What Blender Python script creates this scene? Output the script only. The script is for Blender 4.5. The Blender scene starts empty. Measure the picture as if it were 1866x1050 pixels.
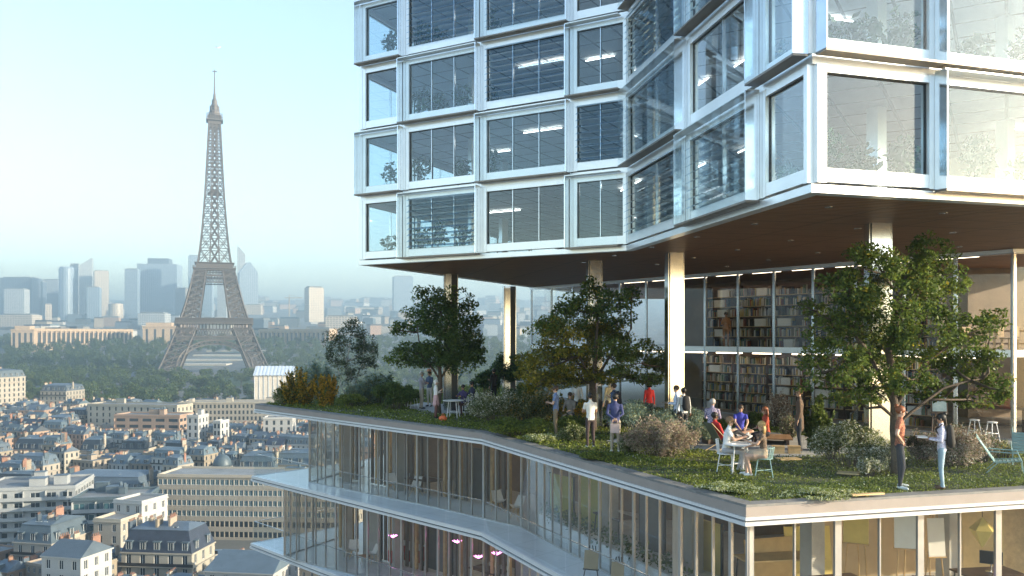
import bpy, math, random
import numpy as np
from mathutils import Vector, Matrix
random.seed(11); rng = np.random.default_rng(5)
sc = bpy.context.scene
C = sc.collection
R = math.radians

# ------------------------------------------------------------------ camera, sky, sun, exposure
CAMZ = 3.5                                   # metres above the roof terrace (terrace is z = 0)
F, PX, PY = 1555.0, 933.0, 614.0             # focal length and principal point of the survey photograph
cam = bpy.data.cameras.new('camera'); camo = bpy.data.objects.new('camera', cam); C.objects.link(camo)
camo.location = (0, 0, CAMZ); camo.rotation_euler = (R(90), 0, 0)
cam.sensor_width = 36; cam.lens = 36*F/1866; cam.shift_y = 89/1866
cam.clip_start = .5; cam.clip_end = 20000
sc.camera = camo
SUN_AZ, SUN_EL = math.atan2(.97, -.25), R(15)
world = bpy.data.worlds.new('World'); sc.world = world; world.use_nodes = True
wn = world.node_tree; wbg = wn.nodes['Background']
sky = wn.nodes.new('ShaderNodeTexSky'); sky.sky_type = 'NISHITA'; sky.sun_disc = False
sky.sun_elevation = SUN_EL; sky.sun_rotation = SUN_AZ; sky.altitude = 50; sky.air_density = 1.0; sky.dust_density = .8; sky.ozone_density = .6
wn.links.new(sky.outputs[0], wbg.inputs[0]); wbg.inputs[1].default_value = .15
sl = bpy.data.lights.new('sun', 'SUN'); sl.energy = 5.0; sl.angle = R(.6); sl.color = (1, .87, .65)
so = bpy.data.objects.new('sun', sl); C.objects.link(so)
sdir = Vector((math.sin(SUN_AZ)*math.cos(SUN_EL), math.cos(SUN_AZ)*math.cos(SUN_EL), math.sin(SUN_EL)))
so.rotation_euler = sdir.to_track_quat('Z', 'Y').to_euler()
sc.view_settings.view_transform = 'Standard'; sc.view_settings.look = 'None'
sc.view_settings.exposure = 1.7; sc.view_settings.gamma = 1
cy = sc.cycles
cy.max_bounces = 7; cy.diffuse_bounces = 3; cy.glossy_bounces = 3; cy.transmission_bounces = 4; cy.volume_bounces = 2
cy.transparent_max_bounces = 40; cy.caustics_reflective = False; cy.caustics_refractive = False
cy.sample_clamp_indirect = 6; cy.use_denoising = True

# ------------------------------------------------------------------ helpers
def gp(px, py, z=0.0):
    """where the sight line through a survey pixel meets the level z"""
    d = (CAMZ-z)*F/(py-PY)
    return Vector(((px-PX)/F*d, d, z))
def dp(px, py, d):
    return Vector(((px-PX)/F*d, d, CAMZ+(PY-py)/F*d))
def on_line(px, P, Q):
    """plan position where the bearing of a survey column crosses the line P-Q"""
    k = (px-PX)/F
    dx, dy = Q[0]-P[0], Q[1]-P[1]
    t = (k*P[1]-P[0])/(dx-k*dy)
    return Vector((P[0]+dx*t, P[1]+dy*t))

class MB:
    def __init__(s): s.v = []; s.f = []; s.m = []
    def add(s, vs, fs, mi=0):
        b = len(s.v); s.v += [tuple(v) for v in vs]; s.f += [[i+b for i in f] for f in fs]; s.m += [mi]*len(fs)
    BF = [(0,3,2,1),(4,5,6,7),(0,1,5,4),(1,2,6,5),(2,3,7,6),(3,0,4,7)]
    def box(s, c, d, yaw=0, mi=0):
        ca, sa = math.cos(yaw), math.sin(yaw); vs = []
        for z in (-.5, .5):
            for x, y in ((-.5,-.5),(.5,-.5),(.5,.5),(-.5,.5)):
                X, Y = x*d[0], y*d[1]
                vs.append((c[0]+X*ca-Y*sa, c[1]+X*sa+Y*ca, c[2]+z*d[2]))
        s.add(vs, s.BF, mi); return s
    def bx(s, x0, x1, y0, y1, z0, z1, mi=0):
        return s.box(((x0+x1)/2,(y0+y1)/2,(z0+z1)/2), (x1-x0,y1-y0,z1-z0), 0, mi)
    def hexa(s, a, b, mi=0):
        """box between two quads a (bottom) and b (top)"""
        s.add(list(a)+list(b), s.BF, mi); return s
    def prism(s, poly, z0, z1, mi=0, caps=True):
        n = len(poly); vs = [(p[0],p[1],z0) for p in poly]+[(p[0],p[1],z1) for p in poly]
        fs = [(i,(i+1)%n,n+(i+1)%n,n+i) for i in range(n)]
        if caps: fs += [tuple(range(n-1,-1,-1)), tuple(range(n,2*n))]
        s.add(vs, fs, mi); return s
    def bar(s, p, q, w, mi=0, h=None):
        p, q = Vector(p), Vector(q); d = (q-p)
        if d.length < 1e-6: return s
        d.normalize(); up = Vector((0,0,1)) if abs(d.z) < .95 else Vector((0,1,0))
        a = d.cross(up).normalized(); b = a.cross(d); a *= w/2; b *= (h or w)/2
        s.hexa([p-a-b, p+a-b, q+a-b, q-a-b], [p-a+b, p+a+b, q+a+b, q-a+b], mi); return s
    def tube(s, pts, rad, n=6, mi=0, cap=True):
        pts = [Vector(p) for p in pts]; vs = []; fs = []
        if not hasattr(rad, '__len__'): rad = [rad]*len(pts)
        a = None
        for i, p in enumerate(pts):
            d = (pts[min(i+1,len(pts)-1)]-pts[max(i-1,0)])
            d = d.normalized() if d.length > 1e-9 else Vector((0,0,1))
            if a is None: a = d.orthogonal().normalized()
            else:
                a = (a-d*a.dot(d)); a = a.normalized() if a.length > 1e-6 else d.orthogonal().normalized()
            b = d.cross(a)
            for k in range(n):
                t = 2*math.pi*k/n; vs.append(p+(a*math.cos(t)+b*math.sin(t))*rad[i])
        for i in range(len(pts)-1):
            for k in range(n):
                fs.append((i*n+k, i*n+(k+1)%n, (i+1)*n+(k+1)%n, (i+1)*n+k))
        if cap: fs += [tuple(range(n-1,-1,-1)), tuple(range((len(pts)-1)*n, len(pts)*n))]
        s.add(vs, fs, mi); return s
    def lathe(s, prof, c=(0,0,0), n=16, mi=0):
        vs = []; fs = []
        for r, z in prof:
            for k in range(n):
                t = 2*math.pi*k/n; vs.append((c[0]+r*math.cos(t), c[1]+r*math.sin(t), c[2]+z))
        for i in range(len(prof)-1):
            for k in range(n): fs.append((i*n+k, i*n+(k+1)%n, (i+1)*n+(k+1)%n, (i+1)*n+k))
        fs += [tuple(range(n-1,-1,-1)), tuple(range((len(prof)-1)*n, len(prof)*n))]
        s.add(vs, fs, mi); return s
    def ball(s, c, r, mi=0, nu=8, nv=6):
        if not hasattr(r, '__len__'): r = (r,r,r)
        prof = [(math.sin(math.pi*i/nv), -math.cos(math.pi*i/nv)) for i in range(nv+1)]
        vs = []; fs = []
        for i in range(1, nv):
            for k in range(nu):
                t = 2*math.pi*k/nu; vs.append((c[0]+r[0]*prof[i][0]*math.cos(t), c[1]+r[1]*prof[i][0]*math.sin(t), c[2]+r[2]*prof[i][1]))
        for i in range(nv-2):
            for k in range(nu): fs.append((i*nu+k, i*nu+(k+1)%nu, (i+1)*nu+(k+1)%nu, (i+1)*nu+k))
        b = len(vs); vs += [(c[0],c[1],c[2]-r[2]), (c[0],c[1],c[2]+r[2])]
        for k in range(nu):
            fs.append((b, (k+1)%nu, k)); fs.append((b+1, (nv-2)*nu+k, (nv-2)*nu+(k+1)%nu))
        s.add(vs, fs, mi); return s
    def mesh(s, name, mats, smooth=False):
        me = bpy.data.meshes.new(name); me.from_pydata(s.v, [], s.f)
        for m in (mats if isinstance(mats, (list,tuple)) else [mats]): me.materials.append(m)
        me.polygons.foreach_set('material_index', s.m)
        if smooth: me.polygons.foreach_set('use_smooth', [True]*len(s.f))
        me.update(); return me
    def build(s, name, mats, parent=None, loc=(0,0,0), yaw=0, smooth=False):
        return link(name, s.mesh(name, mats, smooth), parent, loc, yaw)

def link(name, me, parent=None, loc=(0,0,0), yaw=0):
    o = bpy.data.objects.new(name, me); C.objects.link(o)
    o.location = loc; o.rotation_euler = (0,0,yaw)
    if parent is not None: o.parent = parent
    return o
def empty(name, loc=(0,0,0), yaw=0, parent=None):
    o = link(name, None, parent, loc, yaw); o.empty_display_size = .2
    return o
def tag(o, label=None, cat=None, group=None, kind=None):
    if label: o['label'] = label
    if cat: o['category'] = cat
    if group: o['group'] = group
    if kind: o['kind'] = kind
    return o
def copy_tree(o, parent=None, loc=None, yaw=None):
    c = o.copy(); C.objects.link(c)
    if parent is not None: c.parent = parent
    if loc is not None: c.location = loc
    if yaw is not None: c.rotation_euler = (0,0,yaw)
    for ch in KIDS(o): copy_tree(ch, c)
    return c
def KIDS(o): return [x for x in list(C.objects) if x.parent == o]
def np_mesh(name, verts, nper, mats, mi=None):
    """mesh of separate nper-sided faces from an (N*nper,3) array"""
    n = len(verts)//nper; me = bpy.data.meshes.new(name)
    me.vertices.add(n*nper); me.vertices.foreach_set('co', np.asarray(verts, np.float32).ravel())
    me.loops.add(n*nper); me.loops.foreach_set('vertex_index', np.arange(n*nper, dtype=np.int32))
    me.polygons.add(n); me.polygons.foreach_set('loop_start', np.arange(0, n*nper, nper, dtype=np.int32))
    for m in mats: me.materials.append(m)
    if mi is not None: me.polygons.foreach_set('material_index', np.asarray(mi, np.int32))
    me.update(calc_edges=True); return me

# ------------------------------------------------------------------ materials
M = {}
def mat(name, col, rough=.6, metal=0., vary=.0, scale=3., bump=0., bscale=30., objvary=0., col2=None, spec=None, emit=None, estr=0., coords='Object'):
    m = bpy.data.materials.new(name); m.use_nodes = True; nt = m.node_tree; N, L = nt.nodes, nt.links
    b = N['Principled BSDF']; b.inputs['Roughness'].default_value = rough; b.inputs['Metallic'].default_value = metal
    if spec is not None: b.inputs['Specular IOR Level'].default_value = spec
    c = (*col, 1); b.inputs['Base Color'].default_value = c
    src = None
    if vary or bump or col2:
        tc = N.new('ShaderNodeTexCoord')
        nz = N.new('ShaderNodeTexNoise'); nz.inputs['Scale'].default_value = scale; nz.inputs['Detail'].default_value = 6; nz.inputs['Roughness'].default_value = .65
        L.new(tc.outputs[coords], nz.inputs['Vector'])
        rp = N.new('ShaderNodeValToRGB'); rp.color_ramp.elements[0].position = .3; rp.color_ramp.elements[1].position = .7
        a = tuple(max(0, x*(1-vary)) for x in col); z = tuple(min(1, x*(1+vary)) for x in col)
        if col2: a, z = col, col2
        rp.color_ramp.elements[0].color = (*a, 1); rp.color_ramp.elements[1].color = (*z, 1)
        L.new(nz.outputs[0], rp.inputs[0]); src = rp.outputs[0]
        if bump:
            n2 = N.new('ShaderNodeTexNoise'); n2.inputs['Scale'].default_value = bscale; n2.inputs['Detail'].default_value = 4
            L.new(tc.outputs[coords], n2.inputs['Vector'])
            bp = N.new('ShaderNodeBump'); bp.inputs['Strength'].default_value = bump; bp.inputs['Distance'].default_value = .05
            L.new(n2.outputs[0], bp.inputs['Height']); L.new(bp.outputs[0], b.inputs['Normal'])
    if objvary:
        oi = N.new('ShaderNodeObjectInfo'); hs = N.new('ShaderNodeHueSaturation')
        mr = N.new('ShaderNodeMapRange'); mr.inputs[3].default_value = 1-objvary; mr.inputs[4].default_value = 1+objvary
        L.new(oi.outputs['Random'], mr.inputs[0]); L.new(mr.outputs[0], hs.inputs['Value'])
        mr2 = N.new('ShaderNodeMapRange'); mr2.inputs[3].default_value = .5-objvary*.06; mr2.inputs[4].default_value = .5+objvary*.06
        sep = N.new('ShaderNodeMath'); sep.operation = 'FRACT'; mul = N.new('ShaderNodeMath'); mul.operation = 'MULTIPLY'; mul.inputs[1].default_value = 17.3
        L.new(oi.outputs['Random'], mul.inputs[0]); L.new(mul.outputs[0], sep.inputs[0]); L.new(sep.outputs[0], mr2.inputs[0]); L.new(mr2.outputs[0], hs.inputs['Hue'])
        if src is not None: L.new(src, hs.inputs['Color'])
        else: hs.inputs['Color'].default_value = c
        src = hs.outputs[0]
    if src is not None: L.new(src, b.inputs['Base Color'])
    if emit: b.inputs['Emission Color'].default_value = (*emit, 1); b.inputs['Emission Strength'].default_value = estr
    M[name] = m; return m
def glass(name, tint, r0=.05, k=.75, rough=.0, power=4.):
    m = bpy.data.materials.new(name); m.use_nodes = True; nt = m.node_tree; N, L = nt.nodes, nt.links
    N.remove(N['Principled BSDF']); out = N['Material Output']
    tr = N.new('ShaderNodeBsdfTransparent'); tr.inputs[0].default_value = (*tint, 1)
    gl = N.new('ShaderNodeBsdfGlossy'); gl.inputs['Roughness'].default_value = rough; gl.inputs[0].default_value = (.95,.98,1,1)
    lw = N.new('ShaderNodeLayerWeight'); lw.inputs[0].default_value = .5
    pw = N.new('ShaderNodeMath'); pw.operation = 'POWER'; pw.inputs[1].default_value = power
    ma = N.new('ShaderNodeMath'); ma.operation = 'MULTIPLY_ADD'; ma.inputs[1].default_value = k; ma.inputs[2].default_value = r0
    mx = N.new('ShaderNodeMixShader')
    L.new(lw.outputs['Facing'], pw.inputs[0]); L.new(pw.outputs[0], ma.inputs[0]); L.new(ma.outputs[0], mx.inputs[0])
    L.new(tr.outputs[0], mx.inputs[1]); L.new(gl.outputs[0], mx.inputs[2]); L.new(mx.outputs[0], out.inputs[0])
    M[name] = m; return m
def leafmat(name, c1, c2, trans=.45, scale=1.2, rough=.5):
    m = bpy.data.materials.new(name); m.use_nodes = True; nt = m.node_tree; N, L = nt.nodes, nt.links
    b = N['Principled BSDF']; b.inputs['Roughness'].default_value = rough; b.inputs['Specular IOR Level'].default_value = .3
    ge = N.new('ShaderNodeNewGeometry'); nz = N.new('ShaderNodeTexNoise'); nz.inputs['Scale'].default_value = scale; nz.inputs['Detail'].default_value = 5
    L.new(ge.outputs['Position'], nz.inputs['Vector'])
    ad = N.new('ShaderNodeMath'); ad.operation = 'MULTIPLY_ADD'; ad.inputs[1].default_value = .45
    L.new(ge.outputs['Random Per Island'], ad.inputs[0]); 
    sb = N.new('ShaderNodeMath'); sb.operation = 'SUBTRACT'; sb.inputs[1].default_value = .22
    L.new(nz.outputs[0], sb.inputs[0]); L.new(sb.outputs[0], ad.inputs[2])
    rp = N.new('ShaderNodeValToRGB'); rp.color_ramp.elements[0].position = .25; rp.color_ramp.elements[1].position = .75
    rp.color_ramp.elements[0].color = (*c1,1); rp.color_ramp.elements[1].color = (*c2,1)
    L.new(ad.outputs[0], rp.inputs[0]); L.new(rp.outputs[0], b.inputs['Base Color'])
    t = N.new('ShaderNodeBsdfTranslucent'); L.new(rp.outputs[0], t.inputs[0])
    mx = N.new('ShaderNodeMixShader'); mx.inputs[0].default_value = trans
    L.new(b.outputs[0], mx.inputs[1]); L.new(t.outputs[0], mx.inputs[2]); L.new(mx.outputs[0], N['Material Output'].inputs[0])
    M[name] = m; return m

mat('white_metal', (.90,.93,.95), .32, .6, .04, 1.5)
mat('steel', (.62,.65,.68), .22, 1., .06, 4)
mat('bright_steel', (.80,.85,.90), .16, 1., .06, 3)
mat('bronze', (.22,.19,.165), .35, .6, .12, 2)
mat('dark_metal', (.05,.055,.06), .4, .5)
mat('slab_white', (.70,.74,.78), .4, 0, .06, .7)
mat('fascia', (.74,.75,.76), .3, .35, .04, 2)
mat('kerb', (.20,.195,.185), .8, 0, .25, 2.5, .3, 40)
mat('concrete', (.42,.41,.39), .8, 0, .12, 1.2, .2, 20)
mat('ceiling', (.72,.74,.76), .8, 0, .05, 1)
mat('interior_wall', (.58,.60,.62), .8, 0, .1, .6)
mat('interior_warm', (.22,.155,.10), .7, 0, .25, .6)
mat('interior_floor', (.30,.28,.26), .35, 0, .1, 2)
mat('balcony_floor', (.74,.77,.80), .16, 0, .06, .8)
mat('strip_lamp', (1,1,1), .5, emit=(1,.93,.84), estr=3.0)
mat('warm_lamp', (1,.9,.7), .5, emit=(1,.80,.52), estr=5)
mat('pink_lamp', (1,.5,.8), .5, emit=(.95,.25,.75), estr=3)
mat('white_plastic', (.82,.82,.82), .4)
mat('white_board', (.80,.80,.77), .6, 0, .04, 4)
mat('paper', (.85,.85,.83), .7)
mat('kraft', (.62,.45,.22), .7, 0, .12, 3)
mat('yellow_paint', (.75,.60,.20), .6, 0, .1, 2)
mat('wood', (.30,.17,.085), .55, 0, .3, 6, .15, 60)
mat('pale_wood', (.55,.38,.19), .55, 0, .22, 5, .15, 60)
mat('dark_wood', (.085,.05,.035), .5, 0, .3, 5)
mat('paving', (.36,.355,.345), .85, 0, .14, 1.5, .2, 40)
mat('soil', (.055,.05,.03), .95, 0, .4, 3, .5, 15, col2=(.10,.12,.035))
mat('bark', (.10,.075,.055), .85, 0, .35, 12, .6, 50)
mat('pale_bark', (.42,.40,.36), .8, 0, .25, 14, .4, 50)
mat('teal_metal', (.26,.40,.40), .5, .1)
mat('screen_dark', (.012,.015,.025), .12)
mat('screen_purple', (.2,.05,.3), .3, 0, 0, 6, emit=(.55,.2,.7), estr=.6)
mat('red_fabric', (.35,.03,.02), .8, 0, .15, 8)
mat('orange', (.75,.16,.05), .6)
glass('clear_glass', (.955,.975,.98), .012, .45, 0, 3.6)
glass('facade_glass', (.91,.965,.985), .05, .6, 0, 2.6)
glass('bronze_glass', (.90,.89,.87), .03, .6, 0, 2.8)
glass('studio_glass', (.95,.94,.92), .02, .55, 0, 3.2)
glass('library_glass', (.92,.93,.94), .03, .55, 0, 3.)
glass('louvre_glass', (.66,.78,.86), .10, .6, .12, 2.)
leafmat('maple_leaf', (.052,.092,.020), (.18,.235,.050), .52)
leafmat('maple_leaf_dark', (.042,.086,.030), (.135,.20,.05), .55)
leafmat('maple_leaf_yellow', (.10,.11,.016), (.34,.29,.04), .52)
leafmat('grey_leaf', (.05,.075,.045), (.14,.17,.11))
leafmat('yellow_leaf', (.26,.19,.02), (.66,.38,.05))  # yellow leaves, brightened to stand in for sun blocked at the terrace tip
leafmat('bush_green', (.04,.07,.018), (.16,.20,.05))
leafmat('bush_pale', (.13,.16,.07), (.42,.42,.25))
leafmat('bush_teal', (.09,.15,.12), (.30,.40,.33))
leafmat('bush_pink', (.20,.15,.11), (.52,.42,.34))
leafmat('blossom', (.60,.58,.48), (.80,.78,.70), .3)
leafmat('turf', (.06,.10,.016), (.25,.29,.04), .45, 1.1)
leafmat('turf_light', (.09,.13,.022), (.28,.31,.06), .4, 2)
leafmat('turf_flower', (.30,.33,.14), (.6,.62,.42), .3, 2)
leafmat('indoor_leaf', (.02,.05,.02), (.06,.12,.05), .3)
leafmat('park_leaf', (.032,.066,.022), (.10,.135,.035), .35, .05)

# soffit: narrow timber battens in rows
def soffit_mat():
    m = mat('soffit_timber', (.15,.075,.04), .55, 0); nt = m.node_tree; N, L = nt.nodes, nt.links; b = N['Principled BSDF']
    ge = N.new('ShaderNodeNewGeometry'); mp = N.new('ShaderNodeMapping'); mp.inputs['Rotation'].default_value[2] = R(-14)
    L.new(ge.outputs['Position'], mp.inputs[0])
    wv = N.new('ShaderNodeTexWave'); wv.bands_direction = 'Y'; wv.inputs['Scale'].default_value = 1.6; wv.inputs['Distortion'].default_value = 0
    L.new(mp.outputs[0], wv.inputs[0])
    mp2 = N.new('ShaderNodeMapping'); mp2.inputs['Scale'].default_value = (.5, 6, 1); L.new(mp.outputs[0], mp2.inputs[0])
    nz = N.new('ShaderNodeTexNoise'); nz.inputs['Scale'].default_value = 2; nz.inputs['Detail'].default_value = 5; L.new(mp2.outputs[0], nz.inputs[0])
    rp = N.new('ShaderNodeValToRGB'); rp.color_ramp.elements[0].color = (.20,.085,.040,1); rp.color_ramp.elements[1].color = (.52,.26,.13,1)
    L.new(nz.outputs[0], rp.inputs[0])
    mu = N.new('ShaderNodeMixRGB'); mu.blend_type = 'MULTIPLY'; mu.inputs[0].default_value = .45
    L.new(rp.outputs[0], mu.inputs[1]); L.new(wv.outputs[0], mu.inputs[2])
    sx = N.new('ShaderNodeSeparateXYZ'); L.new(mp.outputs[0], sx.inputs[0]); prev = mu.outputs[0]
    for ax, per in ((0, 2.6), (1, 1.3)):                # panel joints
        q = N.new('ShaderNodeMath'); q.operation = 'MULTIPLY'; q.inputs[1].default_value = 1/per; fr = N.new('ShaderNodeMath'); fr.operation = 'FRACT'; lt = N.new('ShaderNodeMath'); lt.operation = 'LESS_THAN'; lt.inputs[1].default_value = .03/per
        L.new(sx.outputs[ax], q.inputs[0]); L.new(q.outputs[0], fr.inputs[0]); L.new(fr.outputs[0], lt.inputs[0])
        mj = N.new('ShaderNodeMixRGB'); mj.inputs[2].default_value = (.02,.012,.008,1); L.new(lt.outputs[0], mj.inputs[0]); L.new(prev, mj.inputs[1]); prev = mj.outputs[0]
    L.new(prev, b.inputs['Base Color'])
    bp = N.new('ShaderNodeBump'); bp.inputs['Strength'].default_value = .6; bp.inputs['Distance'].default_value = .03
    L.new(wv.outputs[0], bp.inputs['Height']); L.new(bp.outputs[0], b.inputs['Normal'])
soffit_mat()

mat('band_stone', (.29,.25,.225), .7, 0, .08, 1.5)
mat('mullion_bronze', (.46,.45,.44), .35, .6, .1, 2)
mat('studio_beige', (.50,.39,.25), .8, 0, .12, .8)
mat('dull_board', (.30,.235,.15), .8, 0, .1, 2)
mat('library_fill_lamp', (1,.9,.7), .5, emit=(1,.80,.55), estr=2.6)
def jointed(m, per, gap, dark, rot):
    nt = m.node_tree; N, L = nt.nodes, nt.links; b = N['Principled BSDF']; prev = b.inputs['Base Color'].links[0].from_socket
    ge = N.new('ShaderNodeNewGeometry'); mp = N.new('ShaderNodeMapping'); mp.inputs['Rotation'].default_value[2] = rot; sx = N.new('ShaderNodeSeparateXYZ'); L.new(ge.outputs['Position'], mp.inputs[0]); L.new(mp.outputs[0], sx.inputs[0])
    for ax in (0, 1):
        q = N.new('ShaderNodeMath'); q.operation = 'MULTIPLY'; q.inputs[1].default_value = 1/per; fr = N.new('ShaderNodeMath'); fr.operation = 'FRACT'; lt = N.new('ShaderNodeMath'); lt.operation = 'LESS_THAN'; lt.inputs[1].default_value = gap/per
        L.new(sx.outputs[ax], q.inputs[0]); L.new(q.outputs[0], fr.inputs[0]); L.new(fr.outputs[0], lt.inputs[0])
        mj = N.new('ShaderNodeMixRGB'); mj.inputs[2].default_value = (*dark,1); L.new(lt.outputs[0], mj.inputs[0]); L.new(prev, mj.inputs[1]); prev = mj.outputs[0]
    L.new(prev, b.inputs['Base Color'])
jointed(M['ceiling'], 1.2, .08, (.22,.23,.25), R(30)); jointed(M['balcony_floor'], 1.5, .015, (.4,.43,.46), R(43)); jointed(M['paving'], .6, .012, (.16,.16,.155), R(20))
# ------------------------------------------------------------------ ground, haze
GY = [-400,0,150,300,480,700,918,1100,1350,2000,2600,4000,6000,12100]
GZ = [-64,-64,-62,-58,-53,-46,-39.5,-29,-8,24,50,128,262,340]
def gz(y): return float(np.interp(y, GY, GZ))
def make_ground():
    xs = np.linspace(-8200, 8200, 53); ys = np.array(sorted(set(GY+list(np.linspace(-400, 12000, 90)))))
    X, Y = np.meshgrid(xs, ys); Z = np.interp(Y, GY, GZ)
    n = len(xs); vs = np.stack([X,Y,Z], -1).reshape(-1,3)
    fs = [(j*n+i, j*n+i+1, (j+1)*n+i+1, (j+1)*n+i) for j in range(len(ys)-1) for i in range(n-1)]
    me = bpy.data.meshes.new('ground'); me.from_pydata(vs.tolist(), [], fs)
    me.materials.append(mat('ground_mix', (.07,.075,.07), .9, 0, 0, .012, 0, 30, col2=(.16,.16,.15)))
    tag(link('ground', me), 'city ground rising towards the far hills', 'ground', kind='structure')
make_ground()
HAZE_TOP = 356
def make_haze():
    m = bpy.data.materials.new('haze_air'); m.use_nodes = True; nt = m.node_tree; nt.nodes.remove(nt.nodes['Principled BSDF'])
    pv = nt.nodes.new('ShaderNodeVolumePrincipled'); pv.inputs['Color'].default_value = (.38,.51,.60,1)
    pv.inputs['Density'].default_value = .00040; pv.inputs['Anisotropy'].default_value = .25
    nt.links.new(pv.outputs[0], nt.nodes['Material Output'].inputs['Volume'])
    b = MB(); b.bx(-8400, 8400, -500, 12300, -66, HAZE_TOP)
    tag(b.build('haze', m), 'thin blue morning haze over the city', 'haze', kind='stuff')
make_haze()

# ------------------------------------------------------------------ the terraced glass tower
V2 = Vector
def P2(p): return Vector((p.x, p.y)) if hasattr(p, 'x') else Vector((p[0], p[1]))
tower = empty('terraced_glass_tower', (6, 30, 0))
tag(tower, 'glass tower of staggered window boxes raised on columns above a planted roof terrace', 'building')
T0 = Vector((6, 30, 0))                         # parts are built in world metres and shifted to the tower's base
def tb(mb, name, mats, parent=None, smooth=False):
    o = mb.build(name, mats, parent or tower, smooth=smooth)
    if parent is None: o.location = -T0
    return o
SOF = 6.45; SH = 2.64; NROW = 5
A = Vector((-6.12, 34.75)); Bc = Vector((3.95, 28.9)); Cc = Vector((6.12, 17.35)); D1 = Vector((11.55, 19.0))
dCD = (D1-Cc).normalized(); D2 = Cc+dCD*17
back = Vector((1.1, 50.5)); dB = (back-A).normalized()
TFOOT = [A, Bc, Cc, D2, Vector((D2.x+4, 66)), Vector((9, 66)), back]
# soffit and fascia
m = MB(); m.prism(TFOOT, SOF, SOF+.12); tb(m, 'soffit', M['soffit_timber'])
def offset_poly(poly, off):
    """move each edge of a polygon inwards by off (list per edge or number)"""
    n = len(poly); offs = off if hasattr(off, '__len__') else [off]*n; out = []
    ar = sum(poly[i].x*poly[(i+1)%n].y-poly[(i+1)%n].x*poly[i].y for i in range(n))
    sg = 1 if ar > 0 else -1
    ln = []
    for i in range(n):
        d = (poly[(i+1)%n]-poly[i]).normalized(); nn = Vector((-d.y, d.x))*sg
        ln.append((poly[i]+nn*offs[i], d))
    for i in range(n):
        p, d = ln[i-1]; q, e = ln[i]
        den = d.x*e.y-d.y*e.x
        if abs(den) < 1e-6: out.append(q.copy()); continue
        t = ((q.x-p.x)*e.y-(q.y-p.y)*e.x)/den; out.append(p+d*t)
    return out
def ring(mb, poly, off_in, z0, z1, mi=0):
    n = len(poly); inn = offset_poly(poly, off_in)
    vs = [(p.x,p.y,z) for z in (z0,z1) for q in (poly, inn) for p in q]
    fs = []
    for i in range(n):
        j = (i+1)%n
        fs += [(i,j,2*n+j,2*n+i), (n+j,n+i,3*n+i,3*n+j), (2*n+i,2*n+j,3*n+j,3*n+i), (j,i,n+i,n+j)]
    mb.add(vs, fs, mi); return mb
out1 = offset_poly(TFOOT, -.10)
m = MB(); ring(m, out1, .3, SOF-.03, SOF+.14); tb(m, 'fascia', M['white_metal'])
core = [Vector(p) for p in ((6.5,47), (11,33.5), (13.5,26.5), (22,29.5), (26,60), (11,60))]
for r in range(NROW+1):                          # floor plates
    z = SOF+.12+r*SH
    if r:
        m = MB(); m.prism(TFOOT, z-.14, z+.06); ring(m, offset_poly(TFOOT, -.05), .2, z-.17, z+.03, 1)
        tb(m, 'floor_slab', [M['ceiling'], M['white_metal']])
m = MB(); m.prism(core, SOF+.15, SOF+.12+NROW*SH-.15); tb(m, 'lift_core', M['interior_wall'])

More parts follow.
